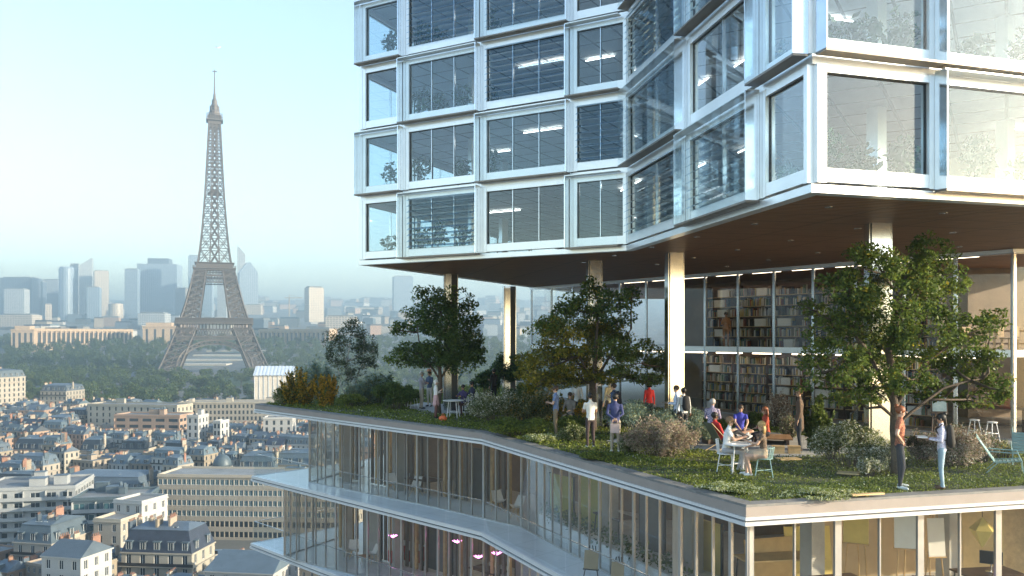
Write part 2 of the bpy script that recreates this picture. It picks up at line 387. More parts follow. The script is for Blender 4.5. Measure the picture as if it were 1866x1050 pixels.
def facade_frame(P, Q):
    d = (Q-P); L = d.length; u = d/L; n = Vector((u.y, -u.x)); return L, u, n
def fb(mb, P, u, n, u0, u1, n0, n1, z0, z1, mi=0):
    c = [P+u*a+n*b for a, b in ((u0,n0),(u1,n0),(u1,n1),(u0,n1))]
    if (c[1]-c[0]).cross(c[3]-c[0]) < 0: c = c[::-1]
    mb.hexa([(p.x,p.y,z0) for p in c], [(p.x,p.y,z1) for p in c], mi)
def bay(P, Q, row, proud, louvre, npane, jl=.2, jr=.13, lab=None, cornerL=0, cornerR=0, simple=False):
    """one window box: white frame, panes, mullions, louvre slats and, where it stands proud, a glazed box with metal cheeks"""
    L, u, n = facade_frame(P, Q)
    z0 = SOF+.18+row*SH+.0; z1 = z0+SH-.23
    b = empty('window_bay', (P.x-T0.x, P.y-T0.y, z0), 0, tower)
    off = Vector((P.x, P.y, z0))
    def sub(mb, name, mats):
        o = mb.build(name, mats, b); o.location = -off; return o
    nf = .12
    m = MB()
    fb(m, P,u,n, .02, jl, -.12, nf, z0, z1); fb(m, P,u,n, L-jr, L-.02, -.12, nf, z0, z1)
    fb(m, P,u,n, jl, L-jr, -.12, nf-.01, z0+.02, z0+.30); fb(m, P,u,n, jl, L-jr, -.12, nf-.01, z1-.16, z1-.01)
    g_ = .022
    for a_, b_, c_, d_ in ((jl, jl+g_, z0+.30, z1-.16), (L-jr-g_, L-jr, z0+.30, z1-.16), (jl+g_, L-jr-g_, z0+.30, z0+.30+g_), (jl+g_, L-jr-g_, z1-.16-g_, z1-.16)): fb(m, P,u,n, a_, b_, -.03, .03, c_, d_, 1)
    fb(m, P,u,n, jl*.5-.004, jl*.5+.004, nf, nf+.002, z0+.02, z1-.02, 1)
    sub(m, 'frame', [M['white_metal'], M['dark_metal']])
    w = (L-jl-jr)/npane; gm = M['facade_glass']
    for k in range(npane):
        m = MB(); fb(m, P,u,n, jl+k*w+.012, jl+(k+1)*w-.012, .0, .012, z0+.30, z1-.16); sub(m, 'pane', gm)
        if k:
            m = MB(); fb(m, P,u,n, jl+k*w-.014, jl+k*w+.014, -.05, .05, z0+.30, z1-.16); sub(m, 'mullion', M['steel'])
    if louvre:
        ns = 9
        for k in range(ns):
            zz = z0+.38+(z1-z0-.58)*k/(ns-1)
            m = MB(); c = [P+u*(jl+.02)+n*.15, P+u*(L-jr-.02)+n*.15, P+u*(L-jr-.02)+n*.29, P+u*(jl+.02)+n*.29]
            hz = [zz+.045, zz+.045, zz-.045, zz-.045]
            m.hexa([(p.x,p.y,h) for p, h in zip(c, hz)], [(p.x,p.y,h+.012) for p, h in zip(c, hz)])
            sub(m, 'louvre_slat', M['louvre_glass'])
    if proud:
        o0, o1 = .44, .456; ua, ub = -.03+cornerL, L+.03-cornerR; zb, zt = z0-.06, z1+.06
        hw = (ub-ua)/2
        for k in range(2):
            m = MB(); fb(m, P,u,n, ua+k*hw+.006, ua+(k+1)*hw-.006, o0, o1, zb+.03, zt-.02); sub(m, 'outer_pane', M['clear_glass'])
        m = MB(); fb(m, P,u,n, ua, ub, .125, o1+.004, zb-.02, zb+.028); sub(m, 'base_plate', M['bronze'])
        m = MB(); fb(m, P,u,n, ua, ub, .125, o1-.03, zt-.018, zt+.012); sub(m, 'top_plate', M['white_metal'])
        for s in (0, 1):
            if (s == 0 and cornerL) or (s == 1 and cornerR): continue
            m = MB(); a = ua if s == 0 else ub-.03
            fb(m, P,u,n, a, a+.03, .125, o1+.012, zb+.03, zt-.02); sub(m, 'cheek', M['bright_steel'])
    if lab: b['label'] = lab
    return b
cutsAB = [A] + [on_line(x, A, Bc) for x in (737, 877, 1040)] + [Bc]
cutsBC = [Bc] + [on_line(x, Bc, Cc) for x in (1257, 1392)] + [Cc]
cutsCD = [Cc, on_line(1697, Cc, D1)]
wCD = (cutsCD[1]-cutsCD[0]).length
for k in range(4): cutsCD.append(cutsCD[1]+dCD*wCD*1.12*(k+1))
LOUV = {(0,1),(1,3),(2,2),(2,4),(3,1),(3,2),(1,4),(0,4),(0,5),(2,5),(3,4),(4,1),(4,2)}
for row in range(NROW):
    bi = 0
    for cuts, kind in ((cutsAB,'ab'), (cutsBC,'bc'), (cutsCD,'cd')):
        for k in range(len(cuts)-1):
            if kind == 'cd' and row > 2: bi += 1; continue
            if kind == 'bc' and row > 3: bi += 1; continue
            proud = (row+bi) % 2 == 1
            if kind == 'cd': proud = row == 1 or (bi % 2 == 0 and row == 0) or row == 2
            cR = .25 if (kind == 'ab' and k == len(cuts)-2) else 0
            cL = .25 if (kind == 'bc' and k == 0) else 0
            if kind == 'bc' and k == 2: proud = row >= 1
            npn = 1 if kind == 'cd' or (kind=='ab' and k == 0) or (kind == 'bc' and k == 2) else (2 if kind == 'bc' or k == 3 else 3)
            bay(cuts[k], cuts[k+1], row, proud, (row,bi) in LOUV, npn, cornerL=cL, cornerR=cR,
                jl=.30 if kind != 'cd' else .24, jr=.16)
            bi += 1
for row in range(NROW):                          # the side that faces away to the city
    n = 4; Ls = (back-A).length
    for k in range(n):
        bay(A+dB*Ls*(k+1)/n, A+dB*Ls*k/n, row, False, False, 2)
# interior columns, strip lamps
for row in range(NROW):
    z0 = SOF+.18+row*SH
    for (x, y) in ((-1.6,35.2),(2.4,33.2),(4.9,29.5),(7.2,24.0),(8.8,20.6),(12.6,21.8),(-.4,40.0),(16,23)):
        m = MB(); m.box((x,y,z0+SH/2-.12), (.32,.32,SH-.24), .5); tb(m, 'interior_column', M['white_metal'])
for row in range(4):
    z1 = SOF+.12+(row+1)*SH-.17
    for k, (x, y) in enumerate(((1.2,33.6),(3.4,33.0),(4.3,31.0),(6.0,27.6),(6.9,24.6),(8.2,21.8),(10.4,21.6),(13.5,22.6),(-.6,37.5))):
        if (k*7+row*3) % 5 in (0, 2): continue
        m = MB(); m.box((x,y,z1-.05), (1.2+.5*((k+row)%3),.03,.03), (-.53 if x < 4 else -1.38) if x < 8 else .3); tb(m, 'strip_lamp', M['strip_lamp'])
# ------------------------------------------------------------------ columns under the tower
def plan_col(px, ptop, w):
    d = (SOF-CAMZ)*F/(PY-ptop); return Vector(((px-PX)/F*d, d, 0)), w
for px, pt, w, yaw in ((1600,408,.52,.12),(1229,461,.52,.35),(1083,475,.46,.3),(821,500,.56,.25),(928,522,.62,.3)):
    p, w = plan_col(px, pt, w)
    m = MB(); m.box((0,0,SOF/2), (w, w*.62, SOF), 0); m.box((-w*.5-.045,0,SOF/2), (.03,w*.5,SOF-.002)); m.box((-w*.5-.015,0,SOF/2), (.03,w*.36,SOF-.004), 0, 1)
    m.box((w*.5+.045,0,SOF/2), (.03,w*.5,SOF-.002)); m.box((w*.5+.015,0,SOF/2), (.03,w*.36,SOF-.004), 0, 1)
    if px < 950: m.box((w*.26,-w*.31-.012,SOF/2), (w*.48,.02,SOF-.01), 0, 1)
    o = m.build('column', [M['bright_steel'], M['dark_metal']], tower, p-T0, yaw)

rl = random.Random(2); DL = MB(); DL.lathe([(.09,-.012),(.10,-.012),(.10,.004),(.06,.004)], (0,0,0), 12, 0); DL.lathe([(.058,-.004),(.058,.002)], (0,0,0), 12, 1); DLM = DL.mesh('downlight', [M['steel'], M['white_plastic']])
for i in range(5):
    for j in range(6):
        q = Cc+dCD*(1.6+i*3.2)+Vector((-dCD.y, dCD.x))*(1.6+j*3.0)
        link('downlight', DLM, tower, Vector((q.x, q.y, SOF-.006))-T0)
# ------------------------------------------------------------------ roof terrace and the floors below it
Tp = Vector((-13.2, 43.8)); Mp = Vector((-1.08, 30.9)); Kp = Vector((4.80, 17.5)); Rp = Vector((11.6, 19.35))
dKR = (Rp-Kp).normalized(); R2 = Kp+dKR*26
TERR = [Tp, Mp, Kp, R2, Vector((R2.x, 68)), Vector((1.5, 68)), Vector((-7, 54.2))]
m = MB(); m.prism(offset_poly(TERR, .25), -.38, -.02); tb(m, 'terrace_slab', M['concrete'])
m = MB(); ring(m, offset_poly(TERR, .02), .34, -.14, .05); tb(m, 'terrace_kerb', M['kerb'])
m = MB(); ring(m, TERR, .12, -.20, -.0, 2); ring(m, offset_poly(TERR, -.03), .14, -.27, -.202); ring(m, offset_poly(TERR, .03), .1, -.30, -.272, 1); ring(m, offset_poly(TERR, -.05), .16, -.38, -.302)
tb(m, 'terrace_fascia', [M['fascia'], M['dark_metal'], M['band_stone']])
m = MB(); m.prism(offset_poly(TERR, .26), -.02, .035)
tag(m.build('ground_cover_soil', M['soil']), 'dark planted soil bed covering the roof terrace', 'soil', kind='structure')

FH = 3.5
edges = [(-3.5, Vector((-13.1,42.9))), (-7.0, Vector((-13.3,43.4))), (-10.5, Vector((-13.3,43.4)))]
M2 = Vector((-1.1, 30.5))
W = [Vector(p) for p in ((-9.75,41.1), (-3.0,34.85), (.35,31.3))]
dMK = (Kp-M2).normalized(); nMK = Vector((-dMK.y, dMK.x))          # points into the building
w4 = on_line(1228, M2+nMK*1.25, Kp+nMK*1.25); w5 = on_line(1240, M2+nMK*.32, Kp+nMK*.32)
Kin = offset_poly([M2, Kp, R2], .32)[1]
inn = offset_poly(TERR, .32)
WALL = W + [w4, w5, inn[2], inn[3]]
for fi, (z, tip) in enumerate(edges):
    SL = [tip, M2, Kp-dKR*.0, R2, Vector((R2.x,68)), Vector((1.5,68)), Vector((-8.6,48.2))]
    sl = empty('balcony_slab', (tip.x-T0.x, tip.y-T0.y, z), 0, tower)
    def sub(mb, name, mats):
        o = mb.build(name, mats, sl); o.location = (-tip.x, -tip.y, -z); return o
    m = MB(); m.prism(offset_poly(SL, .06), z-.24, z); sub(m, 'deck', M['balcony_floor'])
    m = MB(); ring(m, SL, .06, z-.12, z+.015); ring(m, offset_poly(SL, .03), .05, z-.16, z-.122, 1); ring(m, offset_poly(SL, -.03), .1, z-.25, z-.162)
    sub(m, 'edge_trim', [M['fascia'], M['dark_metal']])
    if fi < 2:                                   # frameless guard with a slim rail
        for P, Q in ((SL[6], SL[0]), (SL[0], SL[1]), (SL[1], SL[2])):
            L, u, n = facade_frame(P, Q); k = max(1, round(L/2.1))
            for i in range(k):
                m = MB(); fb(m, P,u,n, L*i/k+.03, L*(i+1)/k-.03, -.16, -.145, z+.02, z+1.1); sub(m, 'guard_pane', M['clear_glass'])
            m = MB(); fb(m, P,u,n, .12, L-.12, -.17, -.135, z+1.1, z+1.125); sub(m, 'guard_rail', M['steel'])
def glazed_wall(name, pts, z0, z1, step, gm, parent_name, mids=(), big=3, w=.034, wb=.085, fm='mullion_bronze', skip=None):
    g = empty(name, (pts[0].x-T0.x, pts[0].y-T0.y, z0), 0, tower); off = Vector((pts[0].x, pts[0].y, z0)); cnt = 0
    def sub(mb, nm, mats):
        o = mb.build(nm, mats, g); o.location = -off; return o
    for P, Q in zip(pts[:-1], pts[1:]):
        L, u, n = facade_frame(P, Q); k = max(1, round(L/step))
        for i in range(k):
            zs = [z0]+list(mids)+[z1]
            for a, b in zip(zs[:-1], zs[1:]):
                m = MB(); fb(m, P,u,n, L*i/k+.02, L*(i+1)/k-.02, -.006, .006, a+.03, b-.03); sub(m, 'pane', gm)
            ww = wb if cnt % big == 0 else w; cnt += 1
            m = MB(); fb(m, P,u,n, L*i/k-ww/2, L*i/k+ww/2, -.035, .035, z0, z1); sub(m, 'mullion', M[fm])
        for a in [z0+.02, z1-.02]+list(mids):
            m = MB(); fb(m, P,u,n, 0, L, -.05, .05, a-.025, a+.025); sub(m, 'transom', M[fm])
    P = pts[-1]; m = MB(); m.box((P.x,P.y,(z0+z1)/2), (wb,wb,z1-z0), .4); sub(m, 'mullion', M[fm])
    return g
W2l = [Vector((-10.9,40.9)), Vector((-10.1,40.0))] + [Vector(p) for p in ((-3.0,34.6),(.35,31.0))] + [w4, w5, inn[2], inn[3]]
glazed_wall('glazed_wall', WALL[:6], -3.5, -.40, .66, M['bronze_glass'], 'upper')
glazed_wall('glazed_wall', WALL[5:], -3.5, -.40, 1.05, M['studio_glass'], 'upper', wb=.16, big=2)
glazed_wall('glazed_wall', W2l[:7], -7.0, -3.75, .70, M['bronze_glass'], 'lower')
glazed_wall('glazed_wall', [Vector((-8.0,46.0)), WALL[0]], -3.5, -.40, 1.0, M['bronze_glass'], 'upper')
glazed_wall('glazed_wall', [Vector((-8.6,45.6)), W2l[0]], -7.0, -3.75, 1.0, M['bronze_glass'], 'lower')
# blind shaft that carries the floors down to the street
SHAFT = [Vector(p) for p in ((-10.2,40.6),(.2,31.2),(6.2,20.5),(30,26),(30,64),(3,64),(-8,46))]
m = MB(); m.prism(SHAFT, -64, -10.75); tb(m, 'lower_storeys', M['bronze'])
# inner walls and vertical battens on the two floors
for z0, z1 in ((-3.5,-.40), (-7.0,-3.76)):
    back_line = [Vector(p) for p in ((-6.0,44.5), (2.6,36.4), (8.5,30.0), (26,34.5))]
    for P, Q in zip(back_line[:-1], back_line[1:]):
        L, u, n = facade_frame(P, Q)
        m = MB(); fb(m, P,u,n, 0, L, -.2, 0, z0, z1); tb(m, 'inner_wall', M['interior_warm'])
    for (x, y) in ((-7.9,40.9),(-5.2,38.9),(-2.1,36.8),(1.3,33.8),(3.4,29.6),(5.4,25.4),(7.6,21.6),(11.2,21.9),(14.4,22.6)):
        m = MB(); m.box((x,y,(z0+z1)/2), (.42,.42,z1-z0), .4); tb(m, 'interior_column', M['concrete'])
    for k in range(26):
        P = Vector((-9.2,41.6))+Vector((.73,-.68))*(k*.33+ (k//5)*.9)
        if P.y < 33: break
        m = MB(); m.box((P.x+.7,P.y+.75,(z0+z1)/2), (.10,.16,z1-z0-.1), .7); tb(m, 'timber_batten', M['bronze' if k%3 else 'pale_wood'])
m = MB(); Ps, Qs = Vector((8.0,24.2)), Vector((19,27.2)); Ls, us, ns_ = facade_frame(Ps, Qs); fb(m, Ps,us,ns_, 0, Ls, -.12, 0, -3.5, -.4); tb(m, 'studio_wall', M['studio_beige'])
for z1 in (-.40, -3.76):
    for x, y, yw in ((-6.4,40.6,-.75),(-4.2,39.0,-.75),(-1.6,37.0,-.75),(.9,35.0,-.9),(2.7,32.4,-1.1),(4.3,29.0,-1.1),(5.8,26.0,-1.1),(9.5,22.6,.26),(13,23.5,.26)):
        m = MB(); m.box((x,y,z1-.06), (1.5,.06,.06), yw); tb(m, 'strip_lamp', M['warm_lamp'])
# white planter wall inside the balcony glazing
L, u, n = facade_frame(W[2], w4)
m = MB(); fb(m, W[2],u,n, .4, L-.6, -1.0, -.5, -3.5, -2.95); tb(m, 'planter', M['slab_white'])

# ------------------------------------------------------------------ library behind the terrace
G0 = Vector((1.15, 50.6)); G1 = Vector((16.75, 28.5)); gd = (G1-G0).normalized()
gmid = on_line(1240, Vector((1.15,50.6)), Vector((16.75,28.5)))
G2 = G1+Vector((14, 1.2))
LIBZ = 6.32
for pts, st in (([G0, G1], 1.93), ([G1, G2], 2.4)):
    g = glazed_wall('library_wall', pts, .05, LIBZ, st, M['library_glass'], 'library', mids=(), big=1, w=.08, wb=.12, fm='steel')
    L, u, n = facade_frame(pts[0], pts[1])
    m = MB(); fb(m, pts[0],u,n, -.1, L+.05, -.10, .12, LIBZ, LIBZ+.11); tb(m, 'library_eave', M['white_metal'])
    m = MB(); fb(m, pts[0],u,n, 0, L, -.35, .03, 2.82, 3.06); tb(m, 'mezzanine_edge', M['white_metal'])
L, u, n = facade_frame(G0, G1)
MEZ = [G0-n*.4, G1-n*.4-u*.1, G2-Vector((0,-.4)), Vector((G2.x,66)), Vector((9,66)), Vector((3,56))]
m = MB(); m.prism(MEZ, 2.84, 3.0); tb(m, 'mezzanine_floor', M['interior_floor'])
m = MB(); m.prism([G0-n*.05, G1-n*.05, Vector((G2.x,G2.y-.1)), Vector((G2.x,66)), Vector((9,66)), Vector((3,56))], .036, .05)
tag(m.build('library_floor', M['interior_floor']), 'polished floor of the glazed library', 'floor', kind='structure')
for P, Q in ((Vector((9,50)), Vector((19.5,36.5))), (Vector((19.5,36.5)), Vector((31,38)))):
    L2, u2, n2 = facade_frame(P, Q); m = MB(); fb(m, P,u2,n2, 0, L2, -.2, 0, .05, SOF-.01); tb(m, 'library_back_wall', M['interior_warm'])
for z1 in (2.80, SOF-.06):
    for k_ in range(9):
        q_ = G0+u*(8+k_*2.1)-n*.75; m = MB(); m.box((q_.x,q_.y,z1-.04), (1.5,.06,.05), math.atan2(u.y,u.x)); tb(m, 'strip_lamp', M['library_fill_lamp'])  # added strips that brighten the library; no such fittings known here
# frameless guard along the front kerb
L, u, n = facade_frame(Kp, R2); k = 9
for i in range(k):
    m = MB(); fb(m, Kp,u,n, .4+L*i/k, .36+L*(i+1)/k, -.42, -.405, .04, 1.06); tb(m, 'guard_pane', M['clear_glass'])
# ------------------------------------------------------------------ the city
mat('stone', (.27,.228,.175), .85, 0, .12, .25, objvary=.16)
mat('pale_stone', (.325,.295,.245), .85, 0, .10, .25, objvary=.12)
mat('render_white', (.37,.37,.36), .8, 0, .06, .2, objvary=.08)
mat('pink_stone', (.30,.21,.155), .85, 0, .1, .2, objvary=.1)
mat('grey_render', (.30,.315,.32), .8, 0, .1, .3)
mat('zinc', (.075,.105,.13), .5, .1, .16, .4, objvary=.22)
mat('slate', (.022,.031,.046), .5, 0, .25, .6, objvary=.25)
mat('flat_roof', (.16,.17,.175), .9, 0, .25, .15, objvary=.2)
mat('brick_red', (.24,.135,.095), .9, 0, .2, .8, objvary=.15)
mat('chimney_render', (.31,.265,.21), .9, 0, .15, .5, objvary=.18)
mat('window_dark', (.03,.04,.05), .12)
mat('window_frame', (.55,.56,.55), .6)
mat('window_tint', (.05,.11,.13), .1)
mat('rail_black', (.02,.02,.022), .6)
mat('scaffold_wrap', (.60,.54,.46), .8, 0, .08, .5, .3, 1.2)
mat('corrugated', (.62,.68,.74), .35, .3, .06, .5)
mat('garden', (.05,.085,.03), .9, 0, .4, .7, .6, 4)

def window_mesh(w, h, d=.12, cross=True):
    m = MB(); m.bx(-w/2, w/2, d*.4, d, 0, h, 0)                         # glass set back in the reveal
    f = .09
    m.bx(-w/2, -w/2+f, 0, d*.4-.002, 0, h, 1); m.bx(w/2-f, w/2, 0, d*.4-.002, 0, h, 1); m.bx(-w/2+f, w/2-f, 0, d*.4-.002, h-f, h, 1); m.bx(-w/2+f, w/2-f, 0, d*.4-.002, 0, f, 1)
    if cross: m.bx(-f*.5, f*.5, 0, d*.4-.004, f, h-f, 1)
    return m
WM = {}
def wmesh(w, h, tint=0, cross=True):
    k = (round(w,2), round(h,2), tint, cross)
    if k not in WM: WM[k] = window_mesh(w, h, cross=cross).mesh('window', [M['window_tint' if tint else 'window_dark'], M['window_frame']])
    return WM[k]

def wall_with_openings(m, w, dpt, h, fh, nx, ny, ww, wh, sill, mi=0, z0=0, t=.35):
    """hollow-faced block: piers and spandrels stand in front of a dark core, leaving window openings. Returns window seats"""
    nf = max(1, int(round(h/fh))); fh = h/nf; seats = []
    m.bx(-w/2+t, w/2-t, -dpt/2+t, dpt/2-t, z0, z0+h-.02, 1)
    for face in range(4):
        L = w if face in (0,2) else dpt; n = nx if face in (0,2) else ny
        a = face*math.pi/2; ca, sa = math.cos(a), math.sin(a); off = (dpt if face in (0,2) else w)/2
        Lx = L if face in (0,2) else L-2*t
        def bb(x0, x1, zz0, zz1):
            cx, cy = (x0+x1)/2, -off+t/2
            m.box((cx*ca-cy*sa, cx*sa+cy*ca, (zz0+zz1)/2), (x1-x0, t, zz1-zz0), a, mi)
        for f in range(nf):
            zz = z0+f*fh
            bb(-Lx/2, Lx/2, zz, zz+sill); bb(-Lx/2, Lx/2, zz+sill+wh, zz+fh)
            if n == 0: bb(-Lx/2, Lx/2, zz+sill, zz+sill+wh); continue
            p = L/n; x = -Lx/2
            for k in range(n):
                c = -L/2+p*(k+.5); bb(x, c-ww/2, zz+sill, zz+sill+wh); x = c+ww/2
                cy = -off+.12
                seats.append((face, f, Vector((c*ca-cy*sa, c*sa+cy*ca, zz+sill)), a))
            bb(x, Lx/2, zz+sill, zz+sill+wh)
    return seats, nf, fh

def frustum(m, w, d, z0, z1, ins, mi):
    a = [(-w/2,-d/2,z0),(w/2,-d/2,z0),(w/2,d/2,z0),(-w/2,d/2,z0)]
    ix, iy = (ins, ins) if not hasattr(ins, '__len__') else ins
    b = [(-w/2+ix,-d/2+iy,z1),(w/2-ix,-d/2+iy,z1),(w/2-ix,d/2-iy,z1),(-w/2+ix,d/2-iy,z1)]
    m.hexa(a, b, mi)

def chimneys(root_roof, w, d, z, rnd, n, base):
    for k in range(n):
        x = rnd.choice((-w/2+.5, w/2-.5, rnd.uniform(-w/2+1, w/2-1))); y = rnd.uniform(-d/4, d/4)
        L = rnd.uniform(1.0, 3.2); hh = rnd.uniform(.7, 1.7)
        m = MB(); m.bx(-.24,.24,-L/2,L/2, base-z, hh, 0); m.bx(-.29,.29,-L/2-.05,L/2+.05, hh, hh+.12, 0)
        for i in range(int(L/.5)):
            m.lathe([(.13,0),(.11,.55)], (0,-L/2+.3+i*.5,hh+.12), 6, 1)
        o = m.build('chimney', [M[rnd.choice(('chimney_render','chimney_render','zinc','brick_red','stone'))], M['brick_red']], root_roof, (x, y, z))

def make_building(x, y, w, d, h, yaw, style, wallm, roofm, rnd, near=True, roof_h=None, label=None, name='apartment_building', nx=None, ww=1.05, wh=1.9, fh=3.1, extra=True, bands=False, bandm=None, group=None, tint=0, sill=.6, base=None):
    g = gz(y)-.3 if base is None else base; near = near and y < 300
    root = empty(name, (x, y, g), yaw); nx = nx or max(2, int(w/2.7)); ny = max(2, int(d/3.0))
    m = MB(); seats, nf, fh2 = wall_with_openings(m, w, d, h, fh, nx, ny, ww, wh, sill)
    m.bx(-w/2-.25, w/2+.25, -d/2-.25, d/2+.25, h, h+.28)                                   # cornice
    if style == 'mansard' and nf > 3:
        zb = (nf-1)*h/nf; ring(m, [Vector(p) for p in ((-w/2-.55,-d/2-.55),(w/2+.55,-d/2-.55),(w/2+.55,d/2+.55),(-w/2-.55,d/2+.55))], .54, zb+.05, zb+.2)
        for s in (-1, 1): m.bx(-w/2-.5, w/2+.5, s*(d/2+.5)-.02, s*(d/2+.5)+.02, zb+.25, zb+.95, 2)
    m.build('wall', [M[wallm], M['window_dark'], M['rail_black']], root)
    if bands:
        for f in range(1, nf):
            zf = f*fh2; b_ = MB(); b_.bx(-w/2+.3,w/2-.3,-d/2-1.3,-d/2-.01,zf-.12,zf+.06,0); b_.bx(-w/2+.3,w/2-.3,-d/2-1.3,-d/2-1.22,zf+.06,zf+.95,0)
            for q in range(int(w/6)+1): b_.bx(-w/2+.3+q*6,-w/2+.42+q*6,-d/2-1.2,-d/2-.01,zf+.06,zf+fh2-.2,0)
            b_.build('balcony', M[bandm or wallm], root)
    cs, sn = math.cos(yaw), math.sin(yaw)
    vis = []
    for face, f, p, a in seats:
        nx_, ny_ = math.sin(a), -math.cos(a); wx, wy = nx_*cs-ny_*sn, nx_*sn+ny_*cs
        if wx*(0-x)+wy*(0-y) <= 0 or f < nf-4: continue
        vis.append((p, a))
    if near and len(vis) < 290:
        me = wmesh(ww, wh, tint)
        for p, a in vis: link('window', me, root, p, a)
    else:
        m = MB()
        for p, a in vis: m.box((p.x, p.y, p.z+wh/2), (ww, .06, wh), a)
        tag(m.build('window_glazing', M['window_dark'], root), kind='stuff')
    zt = h+.28
    if style == 'mansard':
        rh = roof_h or rnd.uniform(3.0, 4.6); ins = rh*.32
        m = MB(); frustum(m, w+.1, d+.1, zt, zt+rh, ins, 0)
        w2, d2 = w+.1-2*ins, d+.1-2*ins; frustum(m, w2+.3, d2+.3, zt+rh, zt+rh+.12, 0, 1); frustum(m, w2, d2, zt+rh+.12, zt+rh+1.1, (w2*.12, d2*.42), 1)
        rf = m.build('roof', [M[roofm], M['zinc']], root)
        nd = max(2, int(w/3.2))
        dm = 'dormer_near' if near else 'dormer_far'
        if dm not in WM:
            q = MB(); q.bx(-.75,.75,-.25,1.5,0,1.75,0); q.bx(-.9,.9,-.4,1.5,1.75,1.95,0); q.bx(-.5,.5,-.27,-.26,.2,1.6,1); q.bx(-.03,.03,-.29,-.272,.2,1.6,2); q.bx(-.6,-.5,-.29,-.25,.1,1.7,2); q.bx(.5,.6,-.29,-.25,.1,1.7,2)
            WM[dm] = q.mesh('dormer', [M['zinc'], M['window_dark'], M['window_frame']])
        for k in range(nd):
            xx = -w/2+w*(k+.5)/nd
            link('dormer', WM[dm], rf, (xx, -d/2+.35, zt+.5), 0)
        for k in range(max(1, int(d/4))):
            yy = -d/2+d*(k+.5)/max(1, int(d/4))
            link('dormer', WM[dm], rf, (w/2-.35, yy, zt+.5), math.pi/2)
        if 'skylight' not in WM:
            q = MB(); q.bx(-.45,.45,-.6,.6,0,.12,0); q.bx(-.38,.38,-.52,.52,.12,.13,1); WM['skylight'] = q.mesh('skylight', [M['window_frame'], M['window_tint']])
        for k in range(rnd.randint(1, 4)): link('skylight', WM['skylight'], rf, (rnd.uniform(-w2*.32, w2*.32), rnd.choice((-1,1))*d2*.3, zt+rh+.42), 0)
        chimneys(rf, w, d, zt+rh+.6, rnd, rnd.randint(3, 6), zt+.3)
        return root, zt+rh+1.5
    if style == 'gable':
        rh = roof_h or rnd.uniform(2.2, 3.6)
        m = MB(); frustum(m, w+.5, d+.5, zt, zt+rh, (rnd.uniform(.2, 1.5), d/2+.1), 0)
        rf = m.build('roof', M[roofm], root); chimneys(rf, w, d, zt+rh*.7, rnd, rnd.randint(2, 4), zt+.1)
        for k in range(max(1, int(w/5))):
            if 'dormer_far' in WM: link('dormer', WM['dormer_far'], rf, (-w/2+w*(k+.5)/max(1, int(w/5)), -d/2+.5, zt+.2), 0)
        return root, zt+rh+1
    # flat
    m = MB(); m.bx(-w/2+.1, w/2-.1, -d/2+.1, d/2-.1, zt, zt+.06, 0); ring(m, [Vector(p) for p in ((-w/2-.05,-d/2-.05),(w/2+.05,-d/2-.05),(w/2+.05,d/2+.05),(-w/2-.05,d/2+.05))], .3, zt, zt+.7, 1)
    rf = m.build('roof', [M['flat_roof'], M[wallm]], root)
    if extra:
        for k in range(rnd.randint(1, 3)):
            a, b, c = rnd.uniform(1.5, min(6, w*.4)), rnd.uniform(1.5, min(5, d*.5)), rnd.uniform(1.2, 3)
            m = MB(); m.bx(-a/2,a/2,-b/2,b/2,0,c,0); m.bx(-a/2-.1,a/2+.1,-b/2-.1,b/2+.1,c,c+.12,1)
            if rnd.random() < .5: m.lathe([(.5,0),(.5,1.0)], (a*.2,0,c+.12), 8, 1)
            m.build('roof_box', [M[wallm], M['zinc']], rf, (rnd.uniform(-w/2+a/2+.6, w/2-a/2-.6), rnd.uniform(-d/2+b/2+.6, d/2-b/2-.6), zt+.06))
    return root, zt+1
KEY = []           # px0, px1, lowest visible row, depth: what stands in front must stay under this line
FOOT = []
def claim(x, y, w, d, yaw): FOOT.append((x, y, max(w, d)*.5, w, d, yaw))
def key(px0, px1, ytop, ybot, d, depth, yaw, style, wallm, roofm, label, roof=0, **kw):
    """a building given by where its roof line stands in the survey photograph"""
    p0, p1 = dp(px0, ytop, d), dp(px1, ytop, d); w = (p1.x-p0.x)/math.cos(yaw)*kw.pop('wk', 1.); cx = (p0.x+p1.x)/2
    h = p0.z-gz(d+depth/2)-roof-.3
    y = d+depth/2*math.cos(yaw)
    root, top = make_building(cx+depth/2*-math.sin(yaw), y, w, depth, h, yaw, style, wallm, roofm, random.Random(int(px0*7+ytop)), **kw)
    tag(root, label, 'building', 'city buildings below the tower'); KEY.append((px0-4, px1+4, ybot, d)); claim(cx, y, w, depth, yaw)
    return root
key(282, 640, 868, 1000, 262, 16, R(-4), 'flat', 'pale_stone', 'flat_roof', 'long beige concrete office slab with a regular grid of small windows', nx=40, ww=1.25, wh=1.75, fh=3.35, sill=.9, near=True, tint=1)
key(-30, 128, 890, 985, 252, 22, R(13), 'flat', 'grey_render', 'flat_roof', 'pale grey balconied apartment block with long balcony bands, cut by the frame edge', fh=3.0, ww=2.6, wh=1.5, nx=6, near=True, bands=True)
key(136, 262, 908, 985, 236, 15, R(10), 'flat', 'zinc', 'flat_roof', 'dark glazed apartment block with pale balcony bands right of the pale grey block', fh=3.0, ww=3.0, wh=1.7, nx=5, near=True, tint=1, bands=True, bandm='grey_render')
key(203, 262, 914, 950, 222, 10, R(-16), 'flat', 'render_white', 'flat_roof', 'small bright white flat-roofed penthouse block above the pale beige box', extra=False, near=True)
key(168, 222, 948, 990, 214, 9, R(-10), 'flat', 'pale_stone', 'flat_roof', 'plain beige box building just left of the dark slate mansard', extra=False, near=True)
